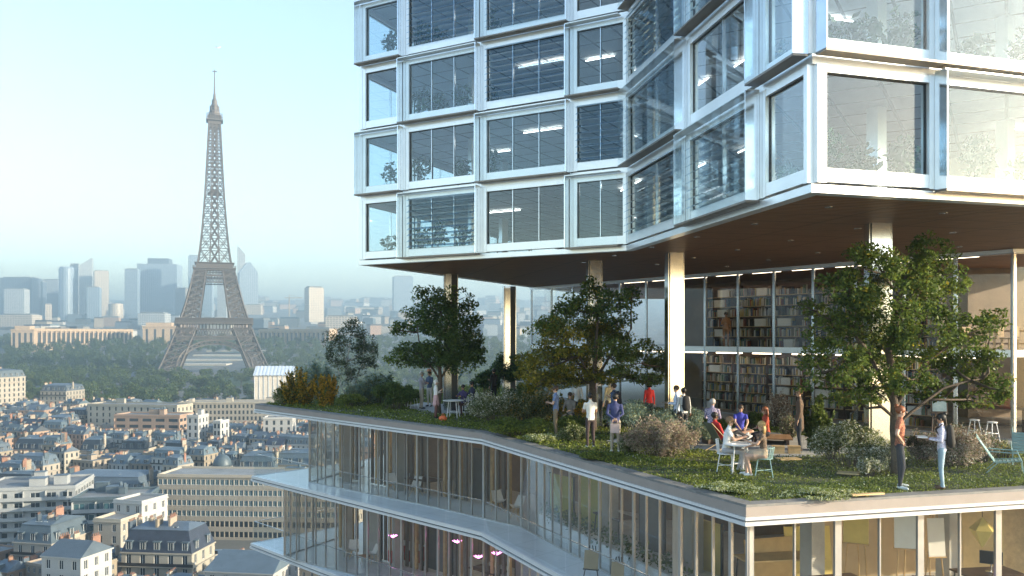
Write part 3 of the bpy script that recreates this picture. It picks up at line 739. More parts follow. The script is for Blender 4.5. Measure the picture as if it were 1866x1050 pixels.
key(218, 352, 958, 1040, 186, 11, R(-6), 'mansard', 'pale_stone', 'slate', 'cream corner house with tall dark slate mansard, dormers and wide chimney stacks', roof=5.6, roof_h=4.6, near=True, ww=1.2, wh=2.1)
key(20, 98, 952, 1010, 205, 14, R(-12), 'mansard', 'pale_stone', 'zinc', 'cream gabled house with grey zinc roof below the pale grey balconied block', roof=4.6, near=True)
key(98, 258, 862, 905, 285, 18, R(-5), 'mansard', 'pale_stone', 'zinc', 'long cream ornate apartment building with rounded zinc corner dome', roof=5.6, roof_h=4.4, near=True, nx=12)
key(70, 152, 1012, 1060, 172, 9, R(-14), 'gable', 'render_white', 'zinc', 'low white house with sunlit blank gable at the bottom of the frame', near=True)
key(370, 500, 1018, 1060, 170, 13, R(-9), 'gable', 'render_white', 'zinc', 'white house with wide blue-grey hipped zinc roof under the slab tips', roof=2.4, near=True)
key(150, 330, 738, 772, 440, 14, R(-12), 'flat', 'pale_stone', 'flat_roof', 'long cream flat-roofed block with blank grey end wall before the park', nx=14, near=False)
key(330, 520, 733, 770, 452, 14, R(4), 'flat', 'pale_stone', 'flat_roof', 'long pale gallery building with dark square windows along its eaves', nx=26, near=False)
key(205, 330, 757, 782, 405, 14, R(-6), 'flat', 'pink_stone', 'flat_roof', 'low pinkish block with long dark strip windows before the cream block', nx=5, ww=4.5, wh=1.4, near=False)
key(432, 500, 826, 856, 300, 14, R(-3), 'mansard', 'stone', 'zinc', 'sunlit stone apartment building with white dormers beside the small dome', roof=5, near=False)
key(500, 575, 820, 850, 304, 14, R(-3), 'mansard', 'stone', 'zinc', 'sunlit stone apartment building half hidden by the glazed corner', roof=5, near=False)
key(22, 82, 797, 822, 352, 12, R(-6), 'mansard', 'pale_stone', 'slate', 'long dark slate mansard house near the frame edge', roof=4.8, near=False)
key(144, 185, 797, 822, 352, 12, R(-5), 'mansard', 'pale_stone', 'slate', 'dark slate mansard house with white dormers, left of its twin', roof=5.2, near=False)
key(217, 262, 795, 822, 352, 12, R(-5), 'mansard', 'pale_stone', 'slate', 'dark slate mansard house with bright skylights, right of its twin', roof=5.2, near=False)
key(340, 362, 758, 800, 372, 9, R(-8), 'flat', 'render_white', 'flat_roof', 'narrow white block with tall thin chimneys in mid city', near=False)
key(388, 402, 768, 795, 360, 7, R(-12), 'flat', 'render_white', 'flat_roof', 'small bright white cube house in mid city', near=False, extra=False)
key(480, 532, 762, 780, 372, 10, R(5), 'flat', 'render_white', 'flat_roof', 'pale blue-white flat house under the terrace tip', near=False)
key(-90, 6, 672, 735, 540, 20, R(-20), 'mansard', 'pale_stone', 'zinc', 'long sunlit cream terrace of houses running off the frame edge', roof=5, near=False, nx=6)
key(34, 80, 733, 745, 452, 14, R(-2), 'gable', 'pink_stone', 'zinc', 'classical stone pavilion with steep grey roof and round pediment', roof=4, near=False)
key(72, 122, 698, 716, 560, 20, R(-6), 'mansard', 'pale_stone', 'zinc', 'cream mansion with many chimneys at the edge of the park', roof=5, near=False)
# small dome on the sunlit corner
def dome_building():
    p = dp(405, 852, 296); g = gz(296)-.3; root = empty('domed_house', (p.x, p.y, g))
    tag(root, 'corner house crowned by a grey ribbed dome and lantern', 'building', 'city buildings below the tower')
    m = MB(); m.lathe([(3.3,0),(3.3,p.z-g)], (0,0,0), 16); m.lathe([(3.6,p.z-g),(3.6,p.z-g+.4)], (0,0,0), 16); m.build('wall', M['pale_stone'], root)
    m = MB(); zz = p.z-g+.5; m.lathe([(3.2*math.cos(t*.145), zz+4.2*math.sin(t*.145)) for t in range(11)], (0,0,0), 16, 0)
    rf = m.build('dome', M['zinc'], root, smooth=True); m = MB(); m.lathe([(.5,0),(.5,1.0),(.65,1.1),(.08,2.2)], (0,0,zz+4.1), 8); m.build('lantern', M['zinc'], rf)
    for k in range(8):
        a = k*math.pi/4; m = MB(); m.bx(-.6,.6,-.06,.06,0,2.2,0); m.build('window', M['window_dark'], root, (3.32*math.sin(a), -3.32*math.cos(a), p.z-g-3.2), a)
    claim(p.x, p.y, 8, 8, 0); KEY.append((385, 430, 855, 296))
dome_building()
# the wrapped pavilion by the park
def wrapped_hall():
    d = 470; p0, p1 = dp(462, 684, d), dp(529, 684, d); w = p1.x-p0.x; g = gz(d)-.3; h = p0.z-g
    root = empty('wrapped_hall', ((p0.x+p1.x)/2, d+7, g), R(6)); tag(root, 'tall hall wrapped in pale sheeting under a corrugated metal roof beside the park', 'building')
    m = MB(); m.bx(-w/2,w/2,-7,7,0,h); m.build('wall', M['scaffold_wrap'], root)
    for k in range(9): mm = MB(); mm.bx(-.12,.12,-7.2,-7.02,0,h); mm.build('scaffold_pole', M['corrugated'], root, (-w/2+w*k/8,0,0))
    m = MB(); ns = 22
    for k in range(ns):
        a = -w/2-.6+(w+1.2)*k/ns; b = -w/2-.6+(w+1.2)*(k+1)/ns; dz = .18*(k%2)
        m.hexa([(a,-7.8,h-.2+dz),(b,-7.8,h-.2+dz),(b,0,h+4.6+dz),(a,0,h+4.6+dz)], [(a,-7.8,h+dz),(b,-7.8,h+dz),(b,0,h+4.8+dz),(a,0,h+4.8+dz)])
        m.hexa([(a,0,h+4.6+dz),(b,0,h+4.6+dz),(b,7.8,h-.2+dz),(a,7.8,h-.2+dz)], [(a,0,h+4.8+dz),(b,0,h+4.8+dz),(b,7.8,h+dz),(a,7.8,h+dz)])
    m.build('roof', M['corrugated'], root); claim((p0.x+p1.x)/2, d+7, w, 14, 0); KEY.append((458, 533, 722, d))
wrapped_hall()
# rooftop rows between the landmarks
def clash(x, y, w, d):
    for fx, fy, r, fw, fd, fyaw in FOOT:
        c, s = math.cos(-fyaw), math.sin(-fyaw); dx, dy = x-fx, y-fy; lx, ly = abs(dx*c-dy*s), abs(dx*s+dy*c)
        if lx < fw/2+w*.5 and ly < fd/2+d*.5: return True
    return False
ORD = ('first second third fourth fifth sixth seventh eighth ninth tenth eleventh twelfth thirteenth fourteenth fifteenth sixteenth seventeenth eighteenth nineteenth twentieth'.split()+['twenty-'+w for w in 'first second third fourth fifth sixth seventh eighth ninth'.split()]+['thirtieth']+['thirty-'+w for w in 'first second third fourth fifth sixth seventh eighth ninth'.split()]+['fortieth']+['forty-'+w for w in 'first second third fourth fifth sixth seventh eighth ninth'.split()])
def city_rows():
    rnd = random.Random(42); dist = 148; row = 0; WN = {'stone':'tan stone','pale_stone':'cream','render_white':'white','pink_stone':'pinkish'}
    RN = {'zinc':'grey zinc','slate':'dark slate'}
    while dist < 505:
        x = -.635*dist-4; xe = (-.20 if dist < 330 else -.08)*dist; cnt = 0; yaw0 = R(rnd.choice((-20,-14,-10,-24,-28)))
        while x < xe:
            SC = .64 if dist < 230 else .72; w = rnd.uniform(9, 19)*SC; d = rnd.uniform(9, 13)*SC; y = dist+rnd.uniform(-2, 2)
            h = rnd.uniform(14.5, 19.5); rr = rnd.random()
            style = 'mansard' if rr < .5 else ('gable' if rr < .78 else 'flat'); rh = rnd.uniform(2.6, 4.4)*SC
            top = gz(y)+h+(rh+1.3 if style != 'flat' else 2)
            px0, px1 = PX+(x)/dist*F, PX+(x+w)/dist*F; ok = not clash(x+w/2, y, w, d)
            for a, b, yb, kd in KEY:
                if kd > dist and px1 > a and px0 < b:
                    lim = CAMZ+(PY-yb)/F*dist
                    if top > lim: h -= top-lim; top = lim
            if h < 6: ok = False
            if ok:
                wm = rnd.choice(('stone','pale_stone','pale_stone','render_white','stone','pink_stone')); rm = rnd.choice(('zinc','zinc','slate'))
                cnt += 1
                root, t = make_building(x+w/2, y, w*.96/SC, d/SC, h/SC, yaw0+R(rnd.uniform(-4,4)), style, wm, rm, rnd, near=dist < 195, roof_h=rh/SC); root.scale = (SC,SC,SC)
                form = {'mansard': RN[rm]+' mansard roof', 'gable': 'pitched '+RN[rm]+' roof', 'flat': 'flat roof'}[style]
                tag(root, f"{WN[wm]} house with {form}, {ORD[min(cnt,49)-1]} from left in {ORD[row]} rooftop row up", 'building', 'city buildings below the tower')
            x += w+rnd.uniform(.2, 1.6)
        dist += rnd.uniform(9.5, 12)+dist*.010; row += 1
city_rows()
# ------------------------------------------------------------------ the iron lattice tower
mat('iron', (.088,.076,.070), .6, .1, .12, .1)
def lattice_tower():
    d = 918; base = dp(391, 686, d); yaw = math.atan2(320, 918)
    root = empty('iron_lattice_tower', (base.x, d, base.z), yaw)
    tag(root, 'tall brown iron lattice tower with four splayed legs rising over the park', 'tower')
    I = M['iron']
    HZ = [0, 10, 25, 40, 57, 75, 95, 115, 121, 140, 157, 180, 200, 240, 276]
    HO = [58, 53, 46.5, 40.5, 34.5, 29, 24, 19.6, 16.8, 14.2, 12.6, 10.8, 9.5, 7.4, 5.6]
    def ho(z): return float(np.interp(z, HZ, HO))
    def hi(z): return float(np.interp(z, [0, 57, 115], [38, 16.0, 8.0]))
    def lerp(a, b, t): return [a[i]+(b[i]-a[i])*t for i in range(3)]
    # legs: open box trusses from the ground to the second platform
    for sx in (-1, 1):
        for sy in (-1, 1):
            m = MB()
            for za, zb, n in ((0, 52, 6), (62, 112, 7)):
                zs = [za+(zb-za)*k/n for k in range(n+1)]
                cr = lambda z: [(sx*ho(z),sy*ho(z),z), (sx*ho(z),sy*hi(z),z), (sx*hi(z),sy*hi(z),z), (sx*hi(z),sy*ho(z),z)]
                for k in range(n):
                    c0, c1 = cr(zs[k]), cr(zs[k+1])
                    for e in range(4):
                        f = (e+1)%4
                        m.bar(c0[e], c1[e], 1.5); m.bar(c0[e], c1[f], .75); m.bar(c0[f], c1[e], .75); m.bar(c1[e], c1[f], .8)
                        mid0 = lerp(c0[e], c0[f], .5); mid1 = lerp(c1[e], c1[f], .5)
                        m.bar(mid0, mid1, .45); m.bar(lerp(c0[e],c1[e],.5), lerp(c0[f],c1[f],.5), .45)
            if True:
                c = ho(0)*.5+hi(0)*.5; m.box((sx*c, sy*c, -1), (24,24,4))
            m.build('leg', I, root)
    # arches and girder bands under the first platform
    for s in range(4):
        a = s*math.pi/2; ca, sa = math.cos(a), math.sin(a)
        rot = lambda p: (p[0]*ca-p[1]*sa, p[0]*sa+p[1]*ca, p[2])
        m = MB(); n = 22; zc = 39
        for k in range(n):
            pts = []
            for t in (k/n, (k+1)/n):
                th = math.pi*t; x = -math.cos(th)*37.5; z = 6+math.sin(th)**.85*(zc-6); zi = 6+math.sin(th)**.85*(zc-10)
                y = -ho(min(z, 55)); pts.append(((x,y,z), (x*.93,y,zi)))
            (o0, i0), (o1, i1) = pts
            m.bar(rot(o0), rot(o1), 1.3); m.bar(rot(i0), rot(i1), 1.1); m.bar(rot(o0), rot(i1), .55); m.bar(rot(i0), rot(o1), .55)
        m.build('arch', I, root)
        m = MB(); L = ho(48)
        for z0, z1, nn in ((43, 50.5, 26), (39.8, 42.6, 34)):
            Y = -ho((z0+z1)/2)
            for zz in (z0, z1): m.bar(rot((-L,Y,zz)), rot((L,Y,zz)), .9)
            for k in range(nn):
                x0, x1 = -L+2*L*k/nn, -L+2*L*(k+1)/nn
                m.bar(rot((x0,Y,z0)), rot((x1,Y,z1)), .5); m.bar(rot((x0,Y,z1)), rot((x1,Y,z0)), .5)
        m.build('girder_band', I, root)
        m = MB(); P = 38.5
        for k in range(22):
            x = -P+2*P*(k+.5)/22; m.bar(rot((x,-34.5,50.8)), rot((x,-38.3,56)), .8)
        m.build('gallery_bracket', I, root)
    m = MB(); sq = lambda r: [Vector(p) for p in ((-r,-r),(r,-r),(r,r),(-r,r))]
    ring(m, sq(38.6), 12, 56, 57.6); ring(m, sq(38.6), .6, 58.2, 59); ring(m, sq(37), 8, 57.6, 61.5); ring(m, sq(38), 10, 61.5, 62.3)
    for k in range(30):
        for s in range(4):
            a = s*math.pi/2; x = -38+76*(k+.5)/30; m.box((x*math.cos(a)+38*math.sin(a), x*math.sin(a)-38*math.cos(a), 59.6), (.5,.5,4), a)
    m.build('first_platform', I, root)
    m = MB(); ring(m, sq(21.6), 8, 114.5, 116); ring(m, sq(21.6), .4, 116.8, 117.4); ring(m, sq(18.6), 5, 116, 120.5); ring(m, sq(20), 6, 120.5, 121.3)
    for z0, z1 in ((100,106.5), (107.5,113.5)):
        for s in range(4):
            a = s*math.pi/2; ca, sa = math.cos(a), math.sin(a); Y = -ho((z0+z1)/2); L = -Y
            rot = lambda p: (p[0]*ca-p[1]*sa, p[0]*sa+p[1]*ca, p[2])
            for zz in (z0, z1): m.bar(rot((-L,Y,zz)), rot((L,Y,zz)), .9)
            for k in range(14):
                x0, x1 = -L+2*L*k/14, -L+2*L*(k+1)/14
                m.bar(rot((x0,Y,z0)), rot((x1,Y,z1)), .5); m.bar(rot((x0,Y,z1)), rot((x1,Y,z0)), .5)
    for k in range(14):
        for s in range(4):
            a = s*math.pi/2; ca, sa = math.cos(a), math.sin(a); x = -20+40*(k+.5)/14
            m.bar((x*ca+19.2*sa, x*sa-19.2*ca, 112), (x*ca+21.4*sa, x*sa-21.4*ca, 115), .6)
    m.build('second_platform', I, root)
    m = MB(); z = 121; zs = [z]
    while z < 268: z += ho(z)*.92; zs.append(min(z, 270))
    for k in range(len(zs)-1):
        za, zb = zs[k], zs[k+1]; ra, rb = ho(za), ho(zb)
        c0 = [(-ra,-ra,za),(ra,-ra,za),(ra,ra,za),(-ra,ra,za)]; c1 = [(-rb,-rb,zb),(rb,-rb,zb),(rb,rb,zb),(-rb,rb,zb)]
        ia, ib = ra*.30, rb*.30
        for e in range(4):
            f = (e+1)%4
            m.bar(c0[e], c1[e], 1.5); m.bar(c1[e], c1[f], .8)
            # two lattice panels per face with an open middle strip
            l0, l1 = lerp(c0[e], c0[f], .36), lerp(c1[e], c1[f], .36); r0, r1 = lerp(c0[e], c0[f], .64), lerp(c1[e], c1[f], .64)
            m.bar(l0, l1, .7); m.bar(r0, r1, .7)
            for p0, p1, q0, q1 in ((c0[e],c1[e],l0,l1), (r0,r1,c0[f],c1[f])):
                m.bar(p0, q1, .7); m.bar(q0, p1, .7)
            m.bar(l0, r1, .6); m.bar(r0, l1, .6); h0, h1 = [lerp(c0[e],c1[e],.5), lerp(c0[f],c1[f],.5)]; m.bar(h0, h1, .55)
        for sx in (-1, 1):
            for sy in (-1, 1): m.bar((sx*ia,sy*ia,za), (sx*ib,sy*ib,zb), 1.0); m.bar((sx*ia,sy*ia,za), (-sx*ib,sy*ib,zb), .5)
    m.build('spire_lattice', I, root)
    m = MB(); ring(m, sq(7), 2, 195, 197); m.box((0,0,198.5), (9,9,3)); m.build('mid_landing', I, root)
    m = MB(); m.box((0,0,272), (13.5,13.5,4)); ring(m, sq(8.6), 3, 274, 275.2); m.box((0,0,277.5), (14.5,14.5,4.6)); ring(m, sq(8.4), .4, 280.5, 281.2)
    for k in range(6):
        for s in range(4):
            a = s*math.pi/2; x = -8+16*(k+.5)/6; m.box((x*math.cos(a)+8.2*math.sin(a), x*math.sin(a)-8.2*math.cos(a), 278), (.4,.4,6.5), a)
    m.lathe([(6,280),(5.6,284),(4.6,286),(4.4,290),(3.0,293),(2.8,297),(1.5,299),(1.4,303)], (0,0,0), 12)
    for k in range(8):
        a = k*math.pi/4; m.bar((5*math.cos(a),5*math.sin(a),281), (4.6*math.cos(a),4.6*math.sin(a),291), .6)
    m.build('summit_cabin', I, root)
    m = MB(); m.tube([(0,0,300),(0,0,312),(0,0,330)], [1.1,.8,.4], 8); m.bar((-2.6,0,328), (2.6,0,328), .8); m.bar((0,-2.6,326), (0,2.6,326), .8)
    m.build('mast', I, root)
    m = MB(); m.box((0,0,58.5), (22,60,5)); m.build('restaurant_block', M['bronze'], root)
lattice_tower()

# ------------------------------------------------------------------ park trees
def leaf_quads(cent, size, rg, flat=.35, aspect=.62):
    """rhombic leaves with random tilt: (N*4,3) array"""
    n = len(cent)
    nrm = rg.normal(size=(n,3)); nrm[:,2] += flat*1.5; nrm /= np.linalg.norm(nrm,axis=1)[:,None]
    a = rg.normal(size=(n,3)); a -= nrm*(a*nrm).sum(1)[:,None]; a /= np.linalg.norm(a,axis=1)[:,None]
    b = np.cross(nrm, a); s = (size*rg.uniform(.6,1.35,n))[:,None] if not hasattr(size,'__len__') else (size*rg.uniform(.7,1.25,n))[:,None]
    return np.stack([cent-a*s*.5, cent+b*s*.5*aspect, cent+a*s*.5, cent-b*s*.5*aspect], 1).reshape(-1,3)
def in_ball(n, rg, shell=.55):
    v = rg.normal(size=(n,3)); v /= np.linalg.norm(v,axis=1)[:,None]
    return v*(shell+(1-shell)*rg.random(n)**.6)[:,None]
def park_tree_mesh(seed):
    rg = np.random.default_rng(seed); cs = []
    for k in range(26):
        c = in_ball(1, rg, .3)[0]*np.array([4.0,4.0,3.2]); r = rg.uniform(1.2, 2.2)
        cs.append(in_ball(70, rg, .6)*np.array([r,r,r*.8])+c)
    c = np.concatenate(cs)+np.array([0,0,8.2]); c = c[c[:,2] > 3]
    return np_mesh('crown', leaf_quads(c, .85, rg), 4, [M['park_leaf']])
PCROWN = [park_tree_mesh(50+k) for k in range(5)]
t = MB(); t.tube([(0,0,-.5),(.1,0,3),(0,.1,6),(.2,0,9)], [.42,.34,.25,.1], 6)
for k in range(5):
    a = k*1.26; t.tube([(0,0,4+k*.4),(math.cos(a)*1.6,math.sin(a)*1.6,6.5+k*.3),(math.cos(a)*2.6,math.sin(a)*2.6,8.6)], [.18,.12,.05], 5)
PTRUNK = t.mesh('trunk', M['bark'])
def park_tree(x, y, s, rnd):
    o = empty('park_tree', (x, y, gz(y)-.2), rnd.uniform(0, 6.28)); sz = s*rnd.uniform(.8, 1.2)
    o.scale = (s*rnd.uniform(.9,1.15), s*rnd.uniform(.9,1.15), sz)
    link('trunk', PTRUNK, o); link('crown', rnd.choice(PCROWN), o)
    return o
rnd = random.Random(8); ntree = 0
def zone(d): return ('in the near edge of the park' if d < 620 else 'in the middle of the park' if d < 720 else 'around the foot of the iron tower' if d < 1050 else 'on the slope below the colonnaded palace')
d = 520; FAR_TREES = []
while d < 1400:
    step = 9.5+d*.0072; x = -.62*d-10+rnd.uniform(0, step); xe = .06*d
    while x < xe:
        px = PX+x/d*F; keep = True
        if d < 905 and 318 < px < 470 and d > 700: keep = rnd.random() < .45        # open lawn behind the arch
        if 905 <= d < 1180 and 330 < px < 462: keep = False
        if d < 560 and px < 50: keep = False
        if 36 < px < 130 and d < 600: keep = False
        if d < 600 and px > 300: keep = False
        if abs(x+320) < 64 and abs(d-918) < 75: keep = False
        if keep and d > 800: FAR_TREES.append((x+rnd.uniform(-3,3), d+rnd.uniform(-9,9)))
        elif keep and rnd.random() < .9 and ntree < 300:
            o = park_tree(x+rnd.uniform(-3,3), d+rnd.uniform(-7,7), rnd.uniform(1.0, 1.45), rnd); ntree += 1
            tag(o, 'round leafy park tree '+zone(d), 'tree', 'park trees '+zone(d))
        x += step*rnd.uniform(.8,1.2)
    d += 14+d*.016
def far_wood():
    rg = np.random.default_rng(9); out = []
    unit = []
    for v in range(4):
        cs = []
        for k in range(14):
            c = in_ball(1, rg, .3)[0]*np.array([4.4,4.4,3.4]); cs.append(in_ball(30, rg, .6)*rg.uniform(1.6,2.6)+c)
        unit.append(leaf_quads(np.concatenate(cs)+np.array([0,0,8]), 1.5, rg))
    for i, (x, y) in enumerate(FAR_TREES): out.append(unit[i%4]*rg.uniform(1.0,1.5)+np.array([x, y, gz(y)-1]))
    tag(link('far_wood', np_mesh('far_wood', np.concatenate(out), 4, [M['park_leaf']])), 'wooded slope of park trees round the iron tower up to the palace', 'trees', kind='stuff')
far_wood()
# lawn strips and fountains behind the arch
def lawn():
    mat('lawn', (.06,.10,.04), .9, 0, .3, .05)
    y0, y1 = 800, 1230; m = MB(); m.add([(-.36*y0,y0,gz(y0)+.3),(-.30*y0,y0,gz(y0)+.3),(-.31*918,918,gz(918)+.3),(-.39*918,918,gz(918)+.3)], [(0,1,2,3)])
    tag(m.build('lawn', M['lawn']), 'green lawn running to the foot of the iron tower', 'lawn', kind='structure')
lawn()
def slope_garden():
    m = MB(); ys = [930, 1010, 1100, 1200, 1290]; mat('path_pale', (.45,.43,.38), .9, 0, .1, .05); mat('basin', (.16,.26,.30), .15)
    root = empty('stepped_fountain', (-.353*1110, 1110, gz(1110))); off = Vector(root.location)
    tag(root, 'stepped fountain terraces seen through the arch of the iron tower', 'fountain')
    for k in range(4):
        y = 1050+k*60; z = gz(y)+1
        m = MB(); m.bx(-40-k*3,40+k*3,y,y+24,z-6,z+1.2); o = m.build('terrace_wall', M['path_pale'], root); o.location = (0,-off.y,-off.z)
        m = MB(); m.bx(-28,28,y-14,y-4,z-3,z-1.4); o = m.build('basin', M['basin'], root); o.location = (0,-off.y,-off.z)
slope_garden()

# ------------------------------------------------------------------ colonnaded palace on the hill
def palace():
    mat('palace_stone', (.42,.31,.21), .85, 0, .08, .05)
    S = M['palace_stone']; d = 1330
    def wing(px0, px1, yt, yb, da, db, lab, ncol):
        p0, p1 = dp(px0, yt, da), dp(px1, yt, db); q0 = CAMZ+(PY-yb)/F*da
        u = Vector((p1.x-p0.x, p1.y-p0.y)); L = u.length; yaw = math.atan2(u.y, u.x); zb = min(gz(da), gz(db))-4; zt = max(p0.z, p1.z)
        root = empty('palace_wing', (p0.x, p0.y, zb), yaw); tag(root, lab, 'building', 'colonnaded palace on the slope')
        H = zt-zb
        m = MB(); m.bx(0,L,2,20,0,H-1); m.bx(-1,L+1,-.8,21,H-4,H-1.2); m.bx(0,L,0,20,H-1,H); m.bx(0,L,-.5,2,0,H-22 if H > 30 else 3); m.build('wall', S, root)
        cm = MB(); cm.bx(-1.0,1.0,-.4,1.2,0,H-4.01); me = cm.mesh('pier', S)
        wm = MB(); wm.bx(-L/ncol*.25,L/ncol*.25,1.9,1.98,2,H-6); wme = wm.mesh('window', M['window_dark'])
        for k in range(ncol+1): link('pier', me, root, (min(max(L*k/ncol,1.02),L-1.02),0,0))
        for k in range(ncol): link('window', wme, root, (L*(k+.5)/ncol,0,0))
    wing(58, 242, 600, 628, 1235, 1345, 'long sunlit curved wing of the colonnaded palace behind the park trees', 22)
    wing(472, 600, 600, 622, 1350, 1290, 'shaded wing of the colonnaded palace right of the iron tower', 16)
    def pav(px0, px1, yt, yb, da, lab):
        p0, p1 = dp(px0, yt, da), dp(px1, yt, da); w = p1.x-p0.x; zb = gz(da)-5; H = p0.z-zb
        root = empty('palace_pavilion', ((p0.x+p1.x)/2, da, zb), R(12)); tag(root, lab, 'building', 'colonnaded palace on the slope')
        m = MB(); m.bx(-w/2,w/2,0,24,0,H-5); m.bx(-w/2+4,w/2-6,2,22,H-5,H); m.bx(-w/2-1,w/2+1,-1,25,H-7,H-5.6); m.build('wall', S, root)
        wm = MB(); wm.bx(-1.6,1.6,-.1,-.02,6,H-10); me = wm.mesh('window', M['window_dark'])
        for k in range(4): link('window', me, root, (-w/2+w*(k+.5)/4,0,0))
    pav(22, 60, 594, 626, 1225, 'end pavilion of the palace near the frame edge')
    pav(262, 318, 588, 630, 1300, 'tall sunlit end pavilion of the palace just left of the iron tower')
palace()

# ------------------------------------------------------------------ business district on the horizon
def striped(name, c1, c2, sx, sz, rough=.35):
    m = mat(name, c1, rough); nt = m.node_tree; N, L = nt.nodes, nt.links; b = N['Principled BSDF']
    tc = N.new('ShaderNodeTexCoord'); mp = N.new('ShaderNodeMapping'); mp.inputs['Rotation'].default_value = (R(90),0,0)
    br = N.new('ShaderNodeTexBrick'); br.offset = 0; br.inputs['Color1'].default_value = (*c1,1); br.inputs['Color2'].default_value = tuple(x*.8 for x in c1)+(1,); br.inputs['Mortar'].default_value = (*c2,1)
    br.inputs['Scale'].default_value = 1; br.inputs['Brick Width'].default_value = sx; br.inputs['Row Height'].default_value = sz; br.inputs['Mortar Size'].default_value = .8; br.inputs['Mortar Smooth'].default_value = .1
    cx = N.new('ShaderNodeSeparateXYZ'); cb = N.new('ShaderNodeCombineXYZ'); ad = N.new('ShaderNodeMath'); ad.operation = 'ADD'
    L.new(tc.outputs['Object'], cx.inputs[0]); L.new(cx.outputs[0], ad.inputs[0]); L.new(cx.outputs[1], ad.inputs[1]); L.new(ad.outputs[0], cb.inputs[0]); L.new(cx.outputs[2], cb.inputs[1])
    L.new(cb.outputs[0], br.inputs[0]); L.new(br.outputs[0], b.inputs['Base Color'])
striped('tower_blue', (.10,.17,.24), (.30,.36,.42), 6, 4)
striped('tower_dark', (.055,.08,.12), (.12,.15,.19), 7, 4)
striped('tower_pale', (.20,.25,.28), (.46,.47,.47), 5, 4)
striped('tower_cream', (.26,.24,.21), (.50,.43,.35), 6, 4.2)
def high_rise(px0, px1, yt, yb, d, yaw, m1, label, top=0, m2=None, shape='box', depth=None):
    p0, p1 = dp(px0, yt, d), dp(px1, yb, d); wt = p1.x-p0.x; zb = p1.z-12; H = p0.z-zb; cx = (p0.x+p1.x)/2
    a = abs(yaw); dpt = depth or wt*.6; w = max(4, (wt-dpt*math.sin(a))/math.cos(a))
    root = empty('high_rise', (cx, d+dpt/2, zb), yaw); tag(root, label, 'skyscraper', 'towers of the distant business district')
    m = MB()
    if shape == 'round':
        m.lathe([(wt/2,0),(wt/2,H*.96),(wt*.42,H)], (0,0,0), 20)
    elif shape == 'cut':
        q = [(-w/2,-dpt/2),(w/2,-dpt/2),(w/2,dpt/2),(-w/2,dpt/2)]
        m.hexa([(x,y,0) for x, y in q], [(x,y,H*(1 if x > 0 else .86)) for x, y in q])
    elif shape == 'peak':
        q = [(-w/2,-dpt/2),(w/2,-dpt/2),(w/2,dpt/2),(-w/2,dpt/2)]
        m.hexa([(x,y,0) for x, y in q], [(x,y,H*(.84 if x > 0 else 1)) for x, y in q])
    elif shape == 'crown':
        m.bx(-w/2,w/2,-dpt/2,dpt/2,0,H*.9)
    elif shape == 'house':
        m.bx(-w/2,w/2,-dpt/2,dpt/2,0,H*.8); frustum(m, w, dpt, H*.8, H, (w*.42,0), 0)
    else: m.bx(-w/2,w/2,-dpt/2,dpt/2,0,H)
    m.build('shaft', M[m1], root)
    m = MB()
    if shape == 'crown': m.bx(-w*.27,w*.27,-dpt*.3,dpt*.3,H*.9,H); m.build('crown_block', M['tower_dark'], root)
    elif shape == 'box': m.bx(-w*.42,w*.42,-dpt*.42,dpt*.42,H,H+3); m.build('roof_plant', M['flat_roof'], root)
    return root
HR = [(0,58,506,575,2700,.0,'tower_dark','wide dark slab tower at the frame edge','box'),(56,78,514,575,2750,.0,'tower_dark','lower dark block joined to the wide slab tower','box'),
 (6,43,527,574,2450,.1,'tower_pale','pale glass block with a bright white rim before the dark slab','box'),(76,106,510,536,2900,.0,'tower_pale','pale hollow gate block between dark slab and blue tower','box'),
 (78,106,536,575,2880,.0,'tower_dark','low dark block under the pale gate','box'),(104,130,486,575,2600,.35,'tower_blue','slim blue glass tower with rounded top','round'),(126,142,482,575,2680,.2,'tower_pale','slim pale tower behind the blue glass tower','box'),
 (141,166,469,572,2640,.3,'tower_pale','white ribbed tower, tallest of the left cluster','cut'),(165,195,494,570,2600,.55,'tower_cream','cream gridded tower with sunlit right face','box'),(156,180,524,574,2500,.2,'tower_blue','low teal glass block before the ribbed tower','box'),
 (80,93,555,582,2100,.5,'tower_cream','small sunlit cream block in front of the dark slab','box'),(195,220,553,572,2300,.1,'tower_cream','low banded white office between the tower clusters','round'),
 (226,250,491,572,2660,.1,'tower_blue','blue slab tower at the left of the middle cluster','box'),(245,320,470,572,2760,.15,'tower_blue','broad blue tower with dark sign block on its roof','crown'),(318,338,526,575,2550,.2,'tower_dark','low dark block right of the broad blue tower','box'),
 (340,362,466,572,2700,.3,'tower_blue','stepped blue tower behind the left leg of the iron tower','box'),(335,356,526,580,2400,.3,'tower_cream','cream block beside the left leg of the iron tower','box'),(362,386,500,572,2720,.1,'tower_blue','blue tower framed by the legs of the iron tower','box'),(395,412,488,575,2650,.1,'tower_pale','pale tower seen between the legs of the iron tower','box'),
 (431,446,447,540,2600,.2,'tower_pale','pale slanted tower right of the iron tower','peak'),(428,468,478,566,2500,.45,'tower_blue','angular blue and white tower with pitched top right of the iron tower','house'),
 (552,588,524,578,2050,.62,'tower_cream','boxy tower with one dark and one sunlit ribbed face','box'),(712,752,504,560,2900,.3,'tower_blue','hazy blue tower standing alone over the far suburbs','box'),(590,648,577,596,1750,.1,'tower_cream','low row of sunlit white blocks behind the terrace trees','box'),
 (0,58,574,586,1900,.0,'tower_cream','low white roof strip at the frame edge','box'),(250,300,571,583,1900,.05,'tower_pale','low pale slab block behind the palace','box'),(445,475,556,566,2450,.1,'tower_cream','low cream block at the foot of the angular tower','box')]
for px0, px1, yt, yb, dd, yw, m1, lab, shp in HR: high_rise(px0, px1, yt, yb, dd, yw, m1, lab, shape=shp)
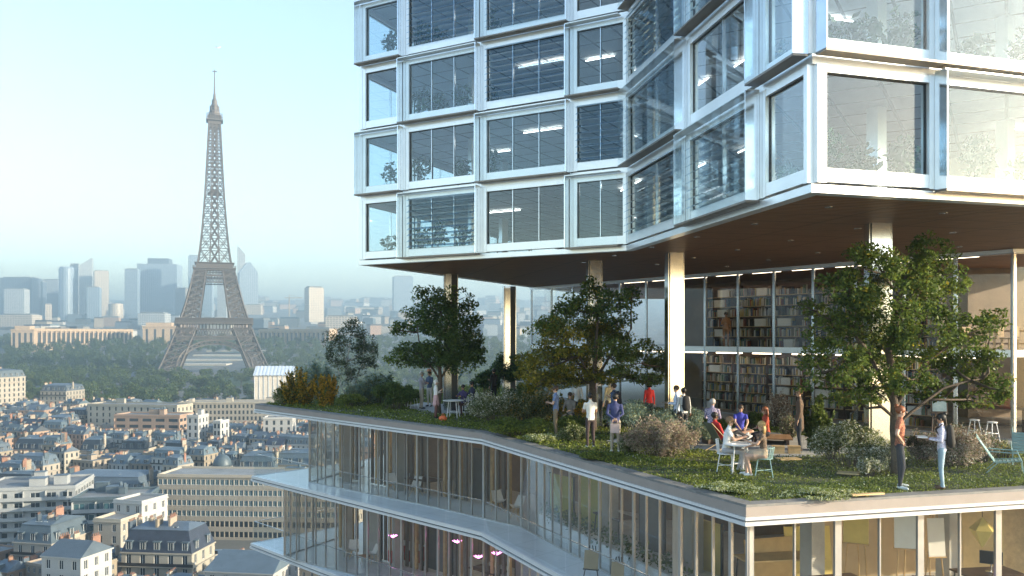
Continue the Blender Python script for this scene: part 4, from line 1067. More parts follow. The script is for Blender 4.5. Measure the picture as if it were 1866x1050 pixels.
# construction crane
p = dp(527, 574, 1900); root = empty('tower_crane', (p.x, p.y, p.z)); tag(root, 'thin tower crane beside the two-faced boxy tower', 'crane')
m = MB(); m.box((0,0,18), (2,2,42)); m.build('mast', M['chimney_render'], root); m = MB(); m.bar((-10,0,38), (30,0,38), 1.6); m.bar((0,0,45), (28,0,38), .6); m.bar((0,0,38), (0,0,45), 1.2); m.build('jib', M['chimney_render'], root)
# suburbs fading into haze
def suburbs():
    rnd = random.Random(77); n = 0; d = 1420
    base = MB(); base.bx(-.5,.5,-.5,.5,0,1)
    mes = [base.mesh('house_block', [M[k]]) for k in ('pale_stone','render_white','stone','zinc','pink_stone')]
    rb = MB(); rb.bx(-.46,.46,-.46,.46,1,1.16); rms = [rb.mesh('roof', [M[k]]) for k in ('zinc','flat_roof','slate')]
    while d < 5600 and n < 298:
        k = 10 if d < 2600 else 13; xs = sorted(rnd.uniform(-.61, .06) for _ in range(k))
        for t in xs:
            y = d+rnd.uniform(-60, 60); x = t*y; s = max(1, d/2400)
            o = link('suburb_block', rnd.choice(mes), None, (x, y, gz(y)-2), rnd.uniform(-.6,.6)); o.scale = (rnd.uniform(16,52)*s, rnd.uniform(14,26)*s, rnd.uniform(14,24)*s**.7)
            z = 'just behind the palace' if d < 1750 else 'at the foot of the business district' if d < 2800 else 'far out near the horizon'
            tag(o, 'small pale city block '+z, 'building', 'city blocks '+z); link('roof', rnd.choice(rms), o); n += 1
        d += 62+d*.032
suburbs()
# airliner
p = dp(395, 87, 1000); root = empty('airplane', p, 0); root.scale = (.68,.68,.68); tag(root, 'tiny white airplane crossing the sky above the iron tower', 'airplane')
m = MB(); m.tube([(-6.5,0,0),(-5.6,0,0),(-3,0,0),(4,0,0),(6.4,0,.3)], [.1,.5,.7,.7,.2], 10); m.build('fuselage', M['white_plastic'], root, smooth=True)
for s in (-1, 1):
    m = MB(); m.hexa([(-1.2,s*.5,-.2),(1.0,s*.5,-.2),(2.6,s*6,.1),(1.8,s*6,.1)], [(-1.2,s*.5,-.05),(1.0,s*.5,-.05),(2.6,s*6,.18),(1.8,s*6,.18)]); m.build('wing', M['white_plastic'], root)
    m = MB(); m.tube([(-.6,s*2.1,-.5),(.8,s*2.1,-.5)], [.35,.28], 8); m.build('engine', M['white_plastic'], root)
m = MB(); m.hexa([(4.6,-.1,.5),(6.2,-.1,.5),(6.2,.1,.5),(4.6,.1,.5)], [(6.0,-.06,2.4),(6.8,-.06,2.4),(6.8,.06,2.4),(6.0,.06,2.4)]); m.build('tail_fin', M['white_plastic'], root)
# ------------------------------------------------------------------ planting on the terrace
def inside(poly, P):
    x, y = P[:,0], P[:,1]; r = np.zeros(len(P), bool); n = len(poly)
    for i in range(n):
        a, b = poly[i], poly[(i+1)%n]
        c = ((a.y > y) != (b.y > y)) & (x < (b.x-a.x)*(y-a.y)/((b.y-a.y) or 1e-9)+a.x); r ^= c
    return r
PATH = [P2(gp(px, py)) for px, py in ((1105,806),(1180,790),(1280,784),(1400,790),(1560,806),(1640,800),(1700,810),(1560,826),(1478,834),(1380,840),(1290,822),(1180,820))]
PATCH = [P2(gp(px, py)) for px, py in ((738,742),(772,735),(850,742),(880,752),(820,757),(760,750))]
def lib_strip():
    L, u, n = facade_frame(G0, G1); return [G0+n*2.4, G1+n*2.0, G2+Vector((0,-2)), G2, G1, G0]
STRIP = lib_strip()
for nm, pl, lab in (('paved_path', PATH, 'grey paved path crossing the planted terrace'), ('paved_patch', PATCH, 'grey paved patch under the far cafe table'), ('paved_strip', STRIP, 'grey paving along the foot of the library glass')):
    m = MB(); pl = pl if sum(pl[i].x*pl[(i+1)%len(pl)].y-pl[(i+1)%len(pl)].x*pl[i].y for i in range(len(pl))) > 0 else pl[::-1]
    m.prism(pl, .0, .052 if nm != 'paved_strip' else .047); tag(m.build(nm, M['paving']), lab, 'path', kind='structure')
def ground_cover():
    rg = np.random.default_rng(3); inn = offset_poly(TERR, .33); out = []
    N = 620000; y = 17+rg.random(N)**1.9*43; x = (rg.random(N)*1.25-.62)*y*1.0
    P = np.stack([x, y], 1); P = P[inside(inn, P)]
    for pl in (PATH, PATCH): P = P[~inside(pl, P)]
    lib = [G0+Vector((-1.6,-1.2)), G1+Vector((-1.4,-1.4)), G2+Vector((0,-1.4)), Vector((60,70)), Vector((0,70))]
    P = P[~inside(lib, P)]
    # uneven growth: clumps and thin spots
    ph = np.sin(P[:,0]*1.7+np.sin(P[:,1]*1.1)*2)+np.sin(P[:,1]*2.3+np.cos(P[:,0]*.9)*2)+np.sin(P[:,0]*4.1+P[:,1]*3.3)*.6
    keep = rg.random(len(P)) < np.clip(.62+ph*.22, .12, 1); P = P[keep]; ph = ph[keep]
    z = .035+rg.random(len(P))**1.5*(.075+.03*np.clip(ph,-1,2))
    c = np.column_stack([P, z]); sz = .050*np.clip(P[:,1]/22, .9, 2.2)
    r = rg.random(len(P)); edge = r > .93+.0*ph
    mi = np.where(r < .60, 0, np.where(r < .955, 1, 2))
    me = np_mesh('ground_cover', leaf_quads(c, sz, rg, .25, .7), 4, [M['turf'], M['turf_light'], M['turf_flower']], mi)
    tag(link('ground_cover_grass', me), 'low green ground cover with tiny flowers over the roof terrace', 'ground cover', kind='stuff')
ground_cover()

def clump_leaves(clumps, d, rg, dens, depth_k=.75, sub=24, drop=.4):
    pts, which = [], []
    for i, cl in enumerate(clumps):
        px, py, rx, ry = cl[:4]; dd = cl[4] if len(cl) > 4 else 0
        c = np.array(dp(px, py, d+dd)); R3 = np.array([rx, max(rx,ry)*depth_k, ry])*(d/F)*1.1
        for k in range(sub):
            o = in_ball(1, rg, .3)[0]*R3*.92; rr = R3*rg.uniform(.18,.42)
            n = max(12, int(dens*rr[0]*rr[2]*(F/d)**2))
            q = in_ball(n, rg, .35)*rr; q[:,2] = np.abs(q[:,2])*np.where(rg.random(n) < drop, -1, 1)*1.0
            pts.append(q+c+o); which.append(np.full(n, i))
    return np.concatenate(pts), np.concatenate(which)
def terrace_tree(label, base, d, clumps, trunk, leafsize, mats, pick, dens, barkm='bark', rad=.13, seed=1, twig=.03, name='maple_tree', group='young trees on the roof terrace'):
    rg = np.random.default_rng(seed); b = Vector((dp(base[0], 600, d).x, d, .03))
    root = empty(name, b); tag(root, label, 'tree', group)
    m = MB()
    tips = []
    for path, r0 in trunk:
        pts = [b if i == 0 else dp(px, py, d+o) for i, (px, py, o) in enumerate(path)]
        fine = []
        for i in range(len(pts)-1):
            for k in range(3): fine.append(pts[i].lerp(pts[i+1], k/3)+Vector(rg.normal(size=3)*(.02 if i or k else 0)))
        fine.append(pts[-1]); n = len(fine)
        m.tube([p-b for p in fine], [r0*(1-.72*i/(n-1)) for i in range(n)], 7); tips += fine[n//3:]
    for cl in clumps:                                    # limbs reach into every clump, twigs spread inside it
        c = dp(cl[0], cl[1], d+(cl[4] if len(cl) > 4 else 0)); r = cl[2]*d/F
        s = min((t for t in tips if t.z < c.z+.3), key=lambda t: (t-c).length, default=tips[0])
        mid = s.lerp(c, .5)+Vector((0,0,-.12))+Vector(rg.normal(size=3)*.08)
        m.tube([s-b, mid-b, c-b], [rad*.32, rad*.22, twig*.6], 5)
        for k in range(5):
            e = c+Vector(in_ball(1, rg, .5)[0]*r*.8); m.tube([mid.lerp(c,.6)-b, e-b], [twig*.7, twig*.25], 4)
    m.build('trunk', M[barkm], root, smooth=True)
    c, w = clump_leaves(clumps, d, rg, dens)
    q = leaf_quads(c, leafsize, rg, .5, .55)-np.array(b)
    mi = np.array([pick(clumps[i]) for i in range(len(clumps))])[w]
    mi = np.where(rg.random(len(mi)) < .18, rg.integers(0, len(mats), len(mi)), mi)
    link('crown', np_mesh('crown', q, 4, [M[k] for k in mats], mi), root)
    return root
def jit(cl, n, rg, d):      # random depth for clumps without one
    return [tuple(c)+((rg.uniform(-1,1)*n,) if len(c) == 4 else ()) for c in cl]
r_ = random.Random(4)
T1 = [(1690,455,38,26),(1600,485,62,40),(1702,505,55,42),(1548,525,48,40),(1640,550,75,45),(1720,560,30,28),(1478,562,36,22),(1508,596,58,36),(1575,630,66,42),(1672,612,68,44),(1488,650,36,30),(1520,696,56,26),(1600,705,55,26),(1650,690,48,30),(1762,606,48,30),(1808,585,26,22),(1735,652,55,30),(1790,690,46,30),(1778,728,48,20),(1826,712,16,20),(1560,570,40,30),(1745,520,22,20),(1560,728,46,16),(1706,715,40,20),(1620,650,50,30),(1540,650,40,30),(1800,650,30,24),(1660,500,40,30)]
terrace_tree('large spreading maple tree beside the plaid-shirted woman near the front edge', (1632,0), 21.0, jit(T1, 1.2, r_, 0),
    [([(1632,845,0),(1630,740,0),(1622,640,.1),(1632,560,-.1),(1655,490,0)], .13), ([(1632,845,0),(1628,735,0),(1580,640,.4),(1545,590,.5)], .085), ([(1632,845,0),(1634,735,0),(1690,660,-.4),(1740,620,-.5)], .08), ([(1632,845,0),(1626,760,0),(1570,700,-.2),(1500,680,-.4)], .06), ([(1632,845,0),(1636,770,0),(1720,705,.2),(1790,690,.3)], .06)],
    .095, ['maple_leaf','maple_leaf_dark','maple_leaf_yellow'], lambda c: 0, .29, seed=21)
T2 = [(1078,522,24,20),(1122,560,42,30),(1052,566,42,30),(1000,598,36,24),(1152,535,16,18),(1090,605,58,36),(1000,645,38,30),(966,662,13,16),(1050,660,58,30),(1140,625,42,26),(1175,650,42,28),(1202,668,20,20),(1018,690,48,15),(1130,678,36,14),(950,680,14,12),(1165,690,30,10),(1000,676,52,24),(1060,690,60,20),(955,660,20,18),(1110,650,50,30),(1030,620,50,34),(1070,560,40,30),(1190,690,26,12),(975,700,30,14)]
terrace_tree('golden green maple tree in front of the slim middle columns', (1082,0), 31.5, jit(T2, 1.3, r_, 0),
    [([(1082,787,0),(1080,700,0),(1086,650,0),(1090,570,.1)], .13), ([(1082,787,0),(1082,695,0),(1120,640,.3),(1150,600,.3)], .08), ([(1082,787,0),(1080,690,0),(1040,630,-.2),(1010,600,-.3)], .07), ([(1082,787,0),(1083,700,0),(1130,668,-.3),(1170,662,-.3)], .06)],
    .115, ['maple_leaf','maple_leaf_yellow','maple_leaf_dark'], lambda c: 1 if c[0] < 1110 and c[1] > 600 else (2 if c[0] > 1120 and c[1] < 600 else 0), .44, seed=22)
T3 = [(776,538,26,18),(826,545,36,24),(768,580,42,30),(842,588,36,32),(725,602,20,14),(802,625,48,30),(862,615,20,34),(730,655,28,15),(800,655,62,16),(868,648,22,18),(745,635,24,14),(800,590,50,36),(780,650,50,26),(840,650,44,26)]
terrace_tree('dark green maple tree in front of the leftmost pair of columns', (800,0), 38.5, jit(T3, 1.3, r_, 0),
    [([(800,755,0),(802,690,0),(800,640,0),(805,570,0)], .12), ([(800,755,0),(802,690,0),(840,640,.2),(850,600,.2)], .07), ([(800,755,0),(800,690,0),(765,640,-.2),(760,590,-.2)], .07)],
    .125, ['maple_leaf_dark','maple_leaf'], lambda c: 1 if c[1] > 640 and c[0] < 760 else 0, .58, seed=23)
T4 = [(642,598,26,16),(615,622,22,24),(662,626,24,26),(640,655,38,28),(640,684,20,14),(682,640,7,24),(600,645,10,16),(668,668,18,16),(648,612,20,14)]
terrace_tree('small grey-green tree with pale forked stems near the terrace tip', (640,0), 45, jit(T4, .8, r_, 0),
    [([(636,736,0),(634,700,0),(632,660,0),(640,610,0)], .06), ([(640,736,0),(646,700,0),(660,660,.2),(664,620,.2)], .045), ([(638,736,0),(622,705,-.1),(612,650,-.2)], .04)],
    .10, ['grey_leaf','maple_leaf_dark'], lambda c: 0, .7, barkm='pale_bark', rad=.06, seed=24, name='grey_leaved_tree')

def bush(label, px, py, wpx, hpx, mats, kind='mound', leaf=.06, n=2600, seed=0, name='flowering_shrub', ysc=.7, probs=None):
    rg = np.random.default_rng(seed+int(px)); b = gp(px, py, .03); d = b.y; w = wpx*d/F/2; h = hpx*d/F*1.08; n = int(n*1.9); leaf *= 1.15
    root = empty(name, b); tag(root, label, 'shrub', 'shrubs on the roof terrace')
    m = MB(); c = []
    ns = 26 if kind == 'mound' else 44
    for k in range(ns):
        a = rg.uniform(0, 6.28); r = rg.random()**.5; hh = h*rg.uniform(.65, 1.1)*(1-.35*r*r)
        tip = Vector((math.cos(a)*r*w, math.sin(a)*r*w*ysc, hh)); mid = tip*.5+Vector((0,0,hh*.12)); st = Vector((math.cos(a)*r*w*.3, math.sin(a)*r*w*ysc*.3, 0))
        m.tube([st, mid, tip], [.012,.008,.004], 3)
        nn = n//ns
        if kind == 'mound':
            q = in_ball(nn, rg, .2)*np.array([w*.30, w*.26, h*.20])+np.array(tip)*np.array([.9,.9,.84]); q2 = q
        elif kind == 'plume':                                # feathery flower heads near the tips, thin below
            t = rg.beta(3.2, 1.3, nn)[:,None]; q2 = np.array(st)*(1-t)+np.array(tip)*t+rg.normal(size=(nn,3))*np.array([w*.07,w*.07,h*.07])
        else:                                                # spire: dense upright foliage
            t = rg.random(nn)[:,None]**.8; q2 = np.array(st)*(1-t)+np.array(tip)*t+rg.normal(size=(nn,3))*np.array([w*.14,w*.14,h*.05])*(1.1-t)
        c.append(q2)
    m.build('stems', M['bark'], root)
    c = np.concatenate(c); c[:,2] = np.clip(np.abs(c[:,2]), .02, None)
    mi = rg.choice(len(mats), len(c), p=probs)
    link('crown', np_mesh('foliage', leaf_quads(c, leaf, rg, .3, .5), 4, [M[k] for k in mats], mi), root)
    return root
B = bush
B('yellow autumn shrub at the terrace tip', 545, 739, 84, 62, ['yellow_leaf','bush_green'], 'spire', .11, 3000, 1, probs=[.6,.4])
B('orange autumn shrub beside the small grey-green tree', 594, 741, 52, 58, ['yellow_leaf','bush_green'], 'spire', .11, 2200, 2, probs=[.75,.25])
B('pale feathery grasses behind the yellow autumn shrub', 578, 728, 110, 62, ['bush_teal','bush_pale'], 'plume', .11, 2200, 3, probs=[.7,.3])
B('low green shrub between the grey-green tree and dark maple', 716, 746, 84, 48, ['bush_green','maple_leaf_dark'], 'mound', .10, 2600, 4)
B('pale grey-green grasses behind the low green shrub', 690, 736, 90, 52, ['bush_teal','bush_green'], 'plume', .11, 2200, 5)
B('dark broad-leaved plant under the tower corner columns', 925, 722, 70, 72, ['maple_leaf_dark','indoor_leaf'], 'mound', .16, 2000, 6)
B('dark leafy shrub behind the far cafe table', 886, 728, 54, 50, ['maple_leaf_dark','indoor_leaf'], 'mound', .14, 1600, 7)
B('creamy flowering shrub next to the far cafe chairs', 900, 775, 96, 50, ['bush_pale','bush_green','blossom'], 'mound', .065, 3600, 8, probs=[.5,.35,.15])
B('yellowish meadow grasses left of the man in blue tee', 962, 772, 110, 52, ['bush_pale','yellow_leaf','bush_green'], 'plume', .07, 3400, 9, probs=[.55,.1,.35])
B('low dark green mound at the bend of the terrace edge', 945, 796, 120, 34, ['bush_green','turf'], 'mound', .07, 3200, 10)
B('golden plants under the golden green maple', 1030, 770, 90, 48, ['yellow_leaf','bush_pale','bush_green'], 'spire', .09, 2400, 11)
B('low green shrub behind the man in white top', 1040, 788, 80, 30, ['bush_green','turf_light'], 'mound', .07, 1800, 19)
B('silvery teal shrub left of the sunlit column', 1165, 800, 140, 66, ['bush_teal','bush_pale'], 'mound', .06, 5200, 12, probs=[.75,.25])
B('silvery teal shrub right of the sunlit column', 1240, 797, 92, 54, ['bush_teal','bush_pale'], 'mound', .06, 3600, 13, probs=[.8,.2])
B('pinkish dried grass mound before the silvery shrubs', 1205, 832, 150, 66, ['bush_pink','bush_pale'], 'plume', .055, 6500, 14, probs=[.8,.2])
B('pink plumed grass against the library glass', 1415, 778, 66, 58, ['bush_pink','blossom'], 'plume', .065, 2400, 15, probs=[.8,.2])
B('dark leafy shrub behind the man in brown coat', 1492, 822, 60, 92, ['bush_green','maple_leaf'], 'spire', .12, 2200, 16)
B('white flowering bush left of the plaid-shirted woman', 1548, 856, 128, 88, ['bush_pale','bush_green','blossom'], 'mound', .05, 8000, 17, probs=[.42,.36,.22])
B('smaller white flowering bush touching the wide sunlit column', 1606, 866, 76, 62, ['bush_pale','bush_green','blossom'], 'mound', .05, 3600, 18, probs=[.42,.36,.22])
B('pink plumed grass behind the man with backpack', 1748, 852, 130, 68, ['bush_pink','blossom','bush_green'], 'plume', .05, 6000, 20, probs=[.7,.12,.18])
B('pink plumed grass between the two standing talkers', 1682, 842, 70, 50, ['bush_pink','bush_green'], 'plume', .05, 3200, 21, probs=[.7,.3])
B('low pale shrub by the teal lounge chairs', 1830, 838, 70, 32, ['bush_pale','yellow_leaf','bush_green'], 'mound', .05, 2200, 22, probs=[.4,.1,.5])

rb = random.Random(5)
MORE = [('pale feathery grasses at the tip of the terrace',520,738,50,34,['bush_pale','bush_green'],'plume',.08),('green shrub right of the orange autumn shrub',640,744,60,26,['bush_green','turf_light'],'mound',.08),('tall grasses behind the small grey-green tree',662,738,70,44,['bush_teal','bush_pale'],'plume',.09),
('leafy shrub left of the older man',742,742,54,36,['bush_green','maple_leaf'],'mound',.09),('feathery cream grass right of the far cafe chairs',880,764,70,46,['bush_pale','blossom'],'plume',.07),('cream flowering shrub in the middle of the meadow bed',935,770,90,54,['bush_pale','blossom','bush_green'],'mound',.06),
('golden grasses beneath the left boughs of the golden maple',985,766,90,56,['yellow_leaf','bush_pale'],'plume',.07),('dark shrub in the shade behind the meadow bed',955,745,80,44,['maple_leaf_dark','bush_green'],'mound',.10),('leafy shrub beside the trunk of the golden maple',1058,778,60,44,['bush_green','yellow_leaf'],'mound',.08),
('low mixed grasses between the blue tee and white top',1045,806,60,28,['bush_pale','bush_green'],'plume',.06),('green tuft left of the pinkish grass mound',1150,826,50,36,['bush_green','bush_pale'],'plume',.06),('silvery tuft right of the pinkish grass mound',1262,812,60,40,['bush_teal','bush_pale'],'mound',.055),
('green shrub at the library foot behind the red top',1200,776,70,34,['bush_green','bush_teal'],'mound',.07),('leafy shrub at the foot of the library near the deck',1375,784,60,30,['bush_green','maple_leaf'],'mound',.07),('pink plumed tuft beside the brown coat man',1440,800,44,40,['bush_pink','bush_pale'],'plume',.06),
('green shrub between brown coat man and white bush',1515,838,60,56,['bush_green','bush_pale'],'mound',.06),('flowering tuft in front of the wide sunlit column',1585,872,50,36,['bush_pale','blossom','bush_green'],'mound',.05),('pink grass right of the man with backpack',1790,842,70,46,['bush_pink','bush_green'],'plume',.05),
('low flowers at the bend of the kerb',985,806,70,16,['turf_flower','turf_light'],'mound',.05),('low leafy edge plants below the man in white top',1100,838,90,14,['turf_light','bush_green'],'mound',.05),('low white flowers near the front kerb corner',1330,896,120,14,['turf_flower','turf_light'],'mound',.045),('low white flowers along the front kerb',1500,906,150,12,['turf_flower','turf_light'],'mound',.045)]
for i, (lab, px, py, w, h, mt, kd, lf) in enumerate(MORE): bush(lab, px, py, w, h, mt, kd, lf, 1900, 60+i)
# ------------------------------------------------------------------ people
CM = {}
def cloth(col, kind='plain', col2=None):
    k = (tuple(col), kind, col2)
    if k in CM: return CM[k]
    m = mat('cloth_%d' % len(CM), col, .85, 0, .12, 5, .25, 22)
    if kind != 'plain':
        nt = m.node_tree; N, L = nt.nodes, nt.links; b = N['Principled BSDF']
        tc = N.new('ShaderNodeTexCoord'); br = N.new('ShaderNodeTexChecker' if kind == 'check' else 'ShaderNodeTexVoronoi')
        br.inputs['Scale'].default_value = 26 if kind == 'check' else 30
        L.new(tc.outputs['Object'], br.inputs['Vector'])
        if kind == 'check':
            br.inputs[1].default_value = (*col,1); br.inputs[2].default_value = (*col2,1); L.new(br.outputs[0], b.inputs['Base Color'])
        else:
            rp = N.new('ShaderNodeValToRGB'); rp.color_ramp.elements[0].position = .35; rp.color_ramp.elements[1].position = .5
            rp.color_ramp.elements[0].color = (*col2,1); rp.color_ramp.elements[1].color = (*col,1); L.new(br.outputs[0], rp.inputs[0]); L.new(rp.outputs[0], b.inputs['Base Color'])
    CM[k] = m; return m
SKIN = [mat('skin_light', (.55,.34,.24), .5), mat('skin_tan', (.42,.25,.165), .5), mat('skin_dark', (.16,.085,.05), .5)]
mat('eye', (.02,.015,.012), .2); mat('lips', (.32,.12,.10), .5)
HAIR = {k: mat('hair_'+k, c, .55) for k, c in dict(black=(.012,.010,.009), brown=(.05,.028,.016), red=(.22,.07,.025), blonde=(.42,.27,.11), grey=(.38,.37,.36), white=(.66,.63,.58), sand=(.20,.12,.06)).items()}
SHOE = {'white': cloth((.72,.72,.70)), 'black': cloth((.02,.02,.02)), 'brown': cloth((.12,.07,.04)), 'red': cloth((.55,.12,.08))}
V = Vector
def capsule(m, p, q, r0, r1, sx=1., sy=1., n=10):
    """closed tapered limb segment with rounded ends; sx/sy squash it in plan (torso)"""
    p, q = V(p), V(q); d = q-p; L = d.length; d = d/L if L > 1e-6 else V((0,0,1))
    a = V((1,0,0)); a = (a-d*a.dot(d)); a = a.normalized() if a.length > .2 else d.orthogonal().normalized(); b = d.cross(a)
    prof = [(-r0*.95, r0*.30), (-r0*.6, r0*.8), (0, r0), (L*.5, (r0+r1)/2), (L, r1), (L+r1*.6, r1*.8), (L+r1*.95, r1*.30)]
    vs = []; fs = []
    for t, r in prof:
        for k in range(n):
            th = 2*math.pi*k/n; vs.append(p+d*t+a*(math.cos(th)*r*sx)+b*(math.sin(th)*r*sy))
    for i in range(len(prof)-1):
        for k in range(n): fs.append((i*n+k, i*n+(k+1)%n, (i+1)*n+(k+1)%n, (i+1)*n+k))
    fs += [tuple(range(n-1,-1,-1)), tuple(range((len(prof)-1)*n, len(prof)*n))]
    m.add(vs, fs)
def person(label, pos, face, ht=1.75, legs='stand', arms=('down','down'), top=(.3,.3,.3), bottom=(.05,.05,.07), skin=0, hair='brown', style='short', shoe='black',
           sleeve='long', topk=('plain',None), botk='plain', fem=False, lean=0, turn=0, skirt=None, group='people on the roof terrace', shorts=False, seat=.45, coat=False):
    root = empty('person', pos, face); tag(root, label, 'person', group); s = ht/1.75
    hipz, lf = {'stand': (.93, None), 'stride': (.92, None), 'weight': (.92, None), 'sit': (seat+.10, None), 'cross': (.16+seat, None), 'recline': (seat+.06, None)}[legs]
    J = {}
    hw = .095 if fem else .088
    for sd, k in ((-1,'l'), (1,'r')):
        J['hip'+k] = V((sd*hw, 0, hipz))
        if legs == 'stand': J['kn'+k] = V((sd*.10, .02, .49)); J['an'+k] = V((sd*.105, -.02, .09)); J['toe'+k] = V((sd*.13, .13, .035))
        elif legs == 'stride': J['kn'+k] = V((sd*.10, .10*sd+.02, .49)); J['an'+k] = V((sd*.10, .16*sd-.04, .09)); J['toe'+k] = V((sd*.115, .16*sd+.12, .035))
        elif legs == 'weight': J['kn'+k] = V((sd*.10+(.07 if sd > 0 else 0), .06 if sd > 0 else .0, .49)); J['an'+k] = V((sd*.10+(.12 if sd > 0 else 0), .0, .09)); J['toe'+k] = V((sd*.12+(.2 if sd > 0 else 0), .15, .035))
        elif legs == 'sit': J['kn'+k] = V((sd*.12, .43, seat+.06)); J['an'+k] = V((sd*.11, .38+.05*sd, .09)); J['toe'+k] = V((sd*.12, .53+.05*sd, .035))
        elif legs == 'cross': J['kn'+k] = V((sd*.36, .24, seat+.12)); J['an'+k] = V((-sd*.10, .30, seat+.06)); J['toe'+k] = V((-sd*.22, .33, seat+.05))
        elif legs == 'recline': J['kn'+k] = V((sd*.12, .44, seat+.20 if sd < 0 else seat+.28)); J['an'+k] = V((sd*.10-(.1 if sd > 0 else 0), .75 if sd < 0 else .86, .10 if sd < 0 else seat+.10)); J['toe'+k] = J['an'+k]+V((0,.13,.02))
    bend = {'recline': -.45, 'cross': .28, 'sit': .08}.get(legs, 0)+lean
    def up(h, off=0.):                       # point on the spine h above the hips
        return V((0, math.sin(bend)*h+off, hipz+.02+math.cos(bend)*h))
    J['pel'] = up(.0); J['wai'] = up(.16); J['che'] = up(.40); J['nb'] = up(.55); J['nk'] = up(.60, .012); 
    hc = up(.60)+V((0,.03,.125)); J['head'] = hc
    sw = .155 if fem else .18
    for sd, k in ((-1,'l'), (1,'r')):
        sh = up(.49)+V((sd*sw,0,0)); J['sh'+k] = sh; a = arms[0 if sd < 0 else 1]
        E = {'down': ((.05,-.02,-.27), (.03,.05,-.25)), 'hip': ((.17,-.06,-.23), (-.17,.10,-.16)), 'fold': ((.05,.08,-.26), (-.22,.17,.03)), 'hold': ((.04,.02,-.27), (-.10,.24,.02)), 'out': ((.03,.06,-.26), (-.02,.25,-.02)),
             'raise': ((.10,.10,.22), (.02,.10,.25)), 'back': ((.06,-.10,-.25), (-.20,-.10,-.14)), 'lap': ((.05,.10,-.25), (-.10,.22,-.06)), 'table': ((.06,.14,-.22), (-.12,.22,.06)), 'reach': ((.03,.16,-.22), (-.10,.20,-.16)), 'phone': ((.05,.02,-.27), (-.12,.18,.12))}[a]
        J['el'+k] = sh+V((sd*E[0][0],E[0][1],E[0][2])); J['wr'+k] = J['el'+k]+V((sd*E[1][0],E[1][1],E[1][2]))
        dh = (J['wr'+k]-J['el'+k]).normalized(); J['ha'+k] = J['wr'+k]+dh*.085
    m = MB(); seg = []                       # (a, b, radius, zone)
    def cap(a, b, r0, r1, zone, sx=1., sy=1.):
        capsule(m, J[a] if isinstance(a, str) else a, J[b] if isinstance(b, str) else b, r0, r1, sx, sy); seg.append((J[a] if isinstance(a, str) else a, J[b] if isinstance(b, str) else b, max(r0,r1)*max(sx,sy)*.8, zone))
    tw = .92 if fem else 1.
    cap(V(J['pel'])+V((0,0,-.02)), V(J['wai'])+V((0,0,-.02)), .118 if fem else .108, .098, 'hips', 1.42, 1.0)
    cap('wai', 'che', .095*tw, .118*tw, 'top', 1.42, 1.0); cap('che', up(.50), .115*tw, .085, 'top', 1.45, .95); cap(up(.46)+V((-sw*.55,0,.02)), up(.46)+V((sw*.55,0,.02)), .068, .068, 'top')
    cap('nb', up(.66,.02), .056, .052, 'skin')
    cap(hc+V((0,-.012,.03)), hc+V((0,.012,-.055)), .088, .058, 'skin', .90, 1.06); cap(hc+V((0,-.02,.035)), hc+V((0,-.015,.03)), .094, .094, 'skin', .88, 1.05)
    for k in 'lr':
        sk = 'shorts' if shorts else 'bot'
        cap('hip'+k, 'kn'+k, .088, .060, sk); cap('kn'+k, 'an'+k, .060, .040, 'skin' if shorts else 'bot'); cap(V(J['an'+k])+V((0,-.02,-.04)), 'toe'+k, .043, .034, 'shoe')
        cap('sh'+k, 'el'+k, .055, .041, 'top'); cap('el'+k, 'wr'+k, .040, .029, 'top' if sleeve == 'long' else 'skin'); cap('wr'+k, 'ha'+k, .030, .032, 'skin', 1.15, .8)
    if coat or skirt:                       # skirt or coat tail hangs round the thighs
        kz = .5*(J['knl']+J['knr']); cap(V(J['pel'])+V((0,0,.05)), J['pel'].lerp(kz, .62), .115, .16 if skirt else .14, 'top' if coat else 'skirt', 1.3, 1.0)
    tmp = link('tmp_body', m.mesh('tmp_body', M['eye'])); md = tmp.modifiers.new('r', 'REMESH'); md.mode = 'VOXEL'; md.voxel_size = .0165; md.adaptivity = 0
    ms = tmp.modifiers.new('s', 'SMOOTH'); ms.iterations = 4; ms.factor = .5
    dg = bpy.context.evaluated_depsgraph_get(); ev = tmp.evaluated_get(dg); me0 = ev.to_mesh()
    nv = len(me0.vertices); co = np.empty(nv*3, np.float32); me0.vertices.foreach_get('co', co); co = co.reshape(-1,3).astype(float)
    polys = [tuple(p.vertices) for p in me0.polygons]; cen = np.array([p.center for p in me0.polygons])
    ev.to_mesh_clear(); bpy.data.objects.remove(tmp)
    best = np.full(len(cen), 1e9); zone = np.zeros(len(cen), int); Z = ['skin','top','bot','shoe','hips','skirt','shorts']
    for a, b, r, z in seg:
        a, b = np.array(a), np.array(b); ab = b-a; t = np.clip(((cen-a)@ab)/(ab@ab+1e-9), 0, 1)
        dd = np.linalg.norm(cen-(a+t[:,None]*ab), axis=1)-r
        if z == 'top' and sleeve == 'short' and abs(a[0]) > sw*.8: dd = np.where(t > .62, 1e6, dd)
        if z == 'shorts': dd = np.where(t > .85, 1e6, dd)
        w = dd < best; best = np.where(w, dd, best); zone = np.where(w, Z.index(z), zone)
    lim = np.array(J['pel'])[2]+(.06 if not fem else .10); zone = np.where((zone == 4), np.where(cen[:,2] > lim-.10, 1, 2), zone)
    mmap = {0:0, 1:1, 2:2, 3:3, 5:4, 6:2}; mi = [mmap.get(int(z), 1) for z in zone]
    body = MB(); body.v = [tuple(v) for v in co]; body.f = [list(p) for p in polys]; body.m = mi
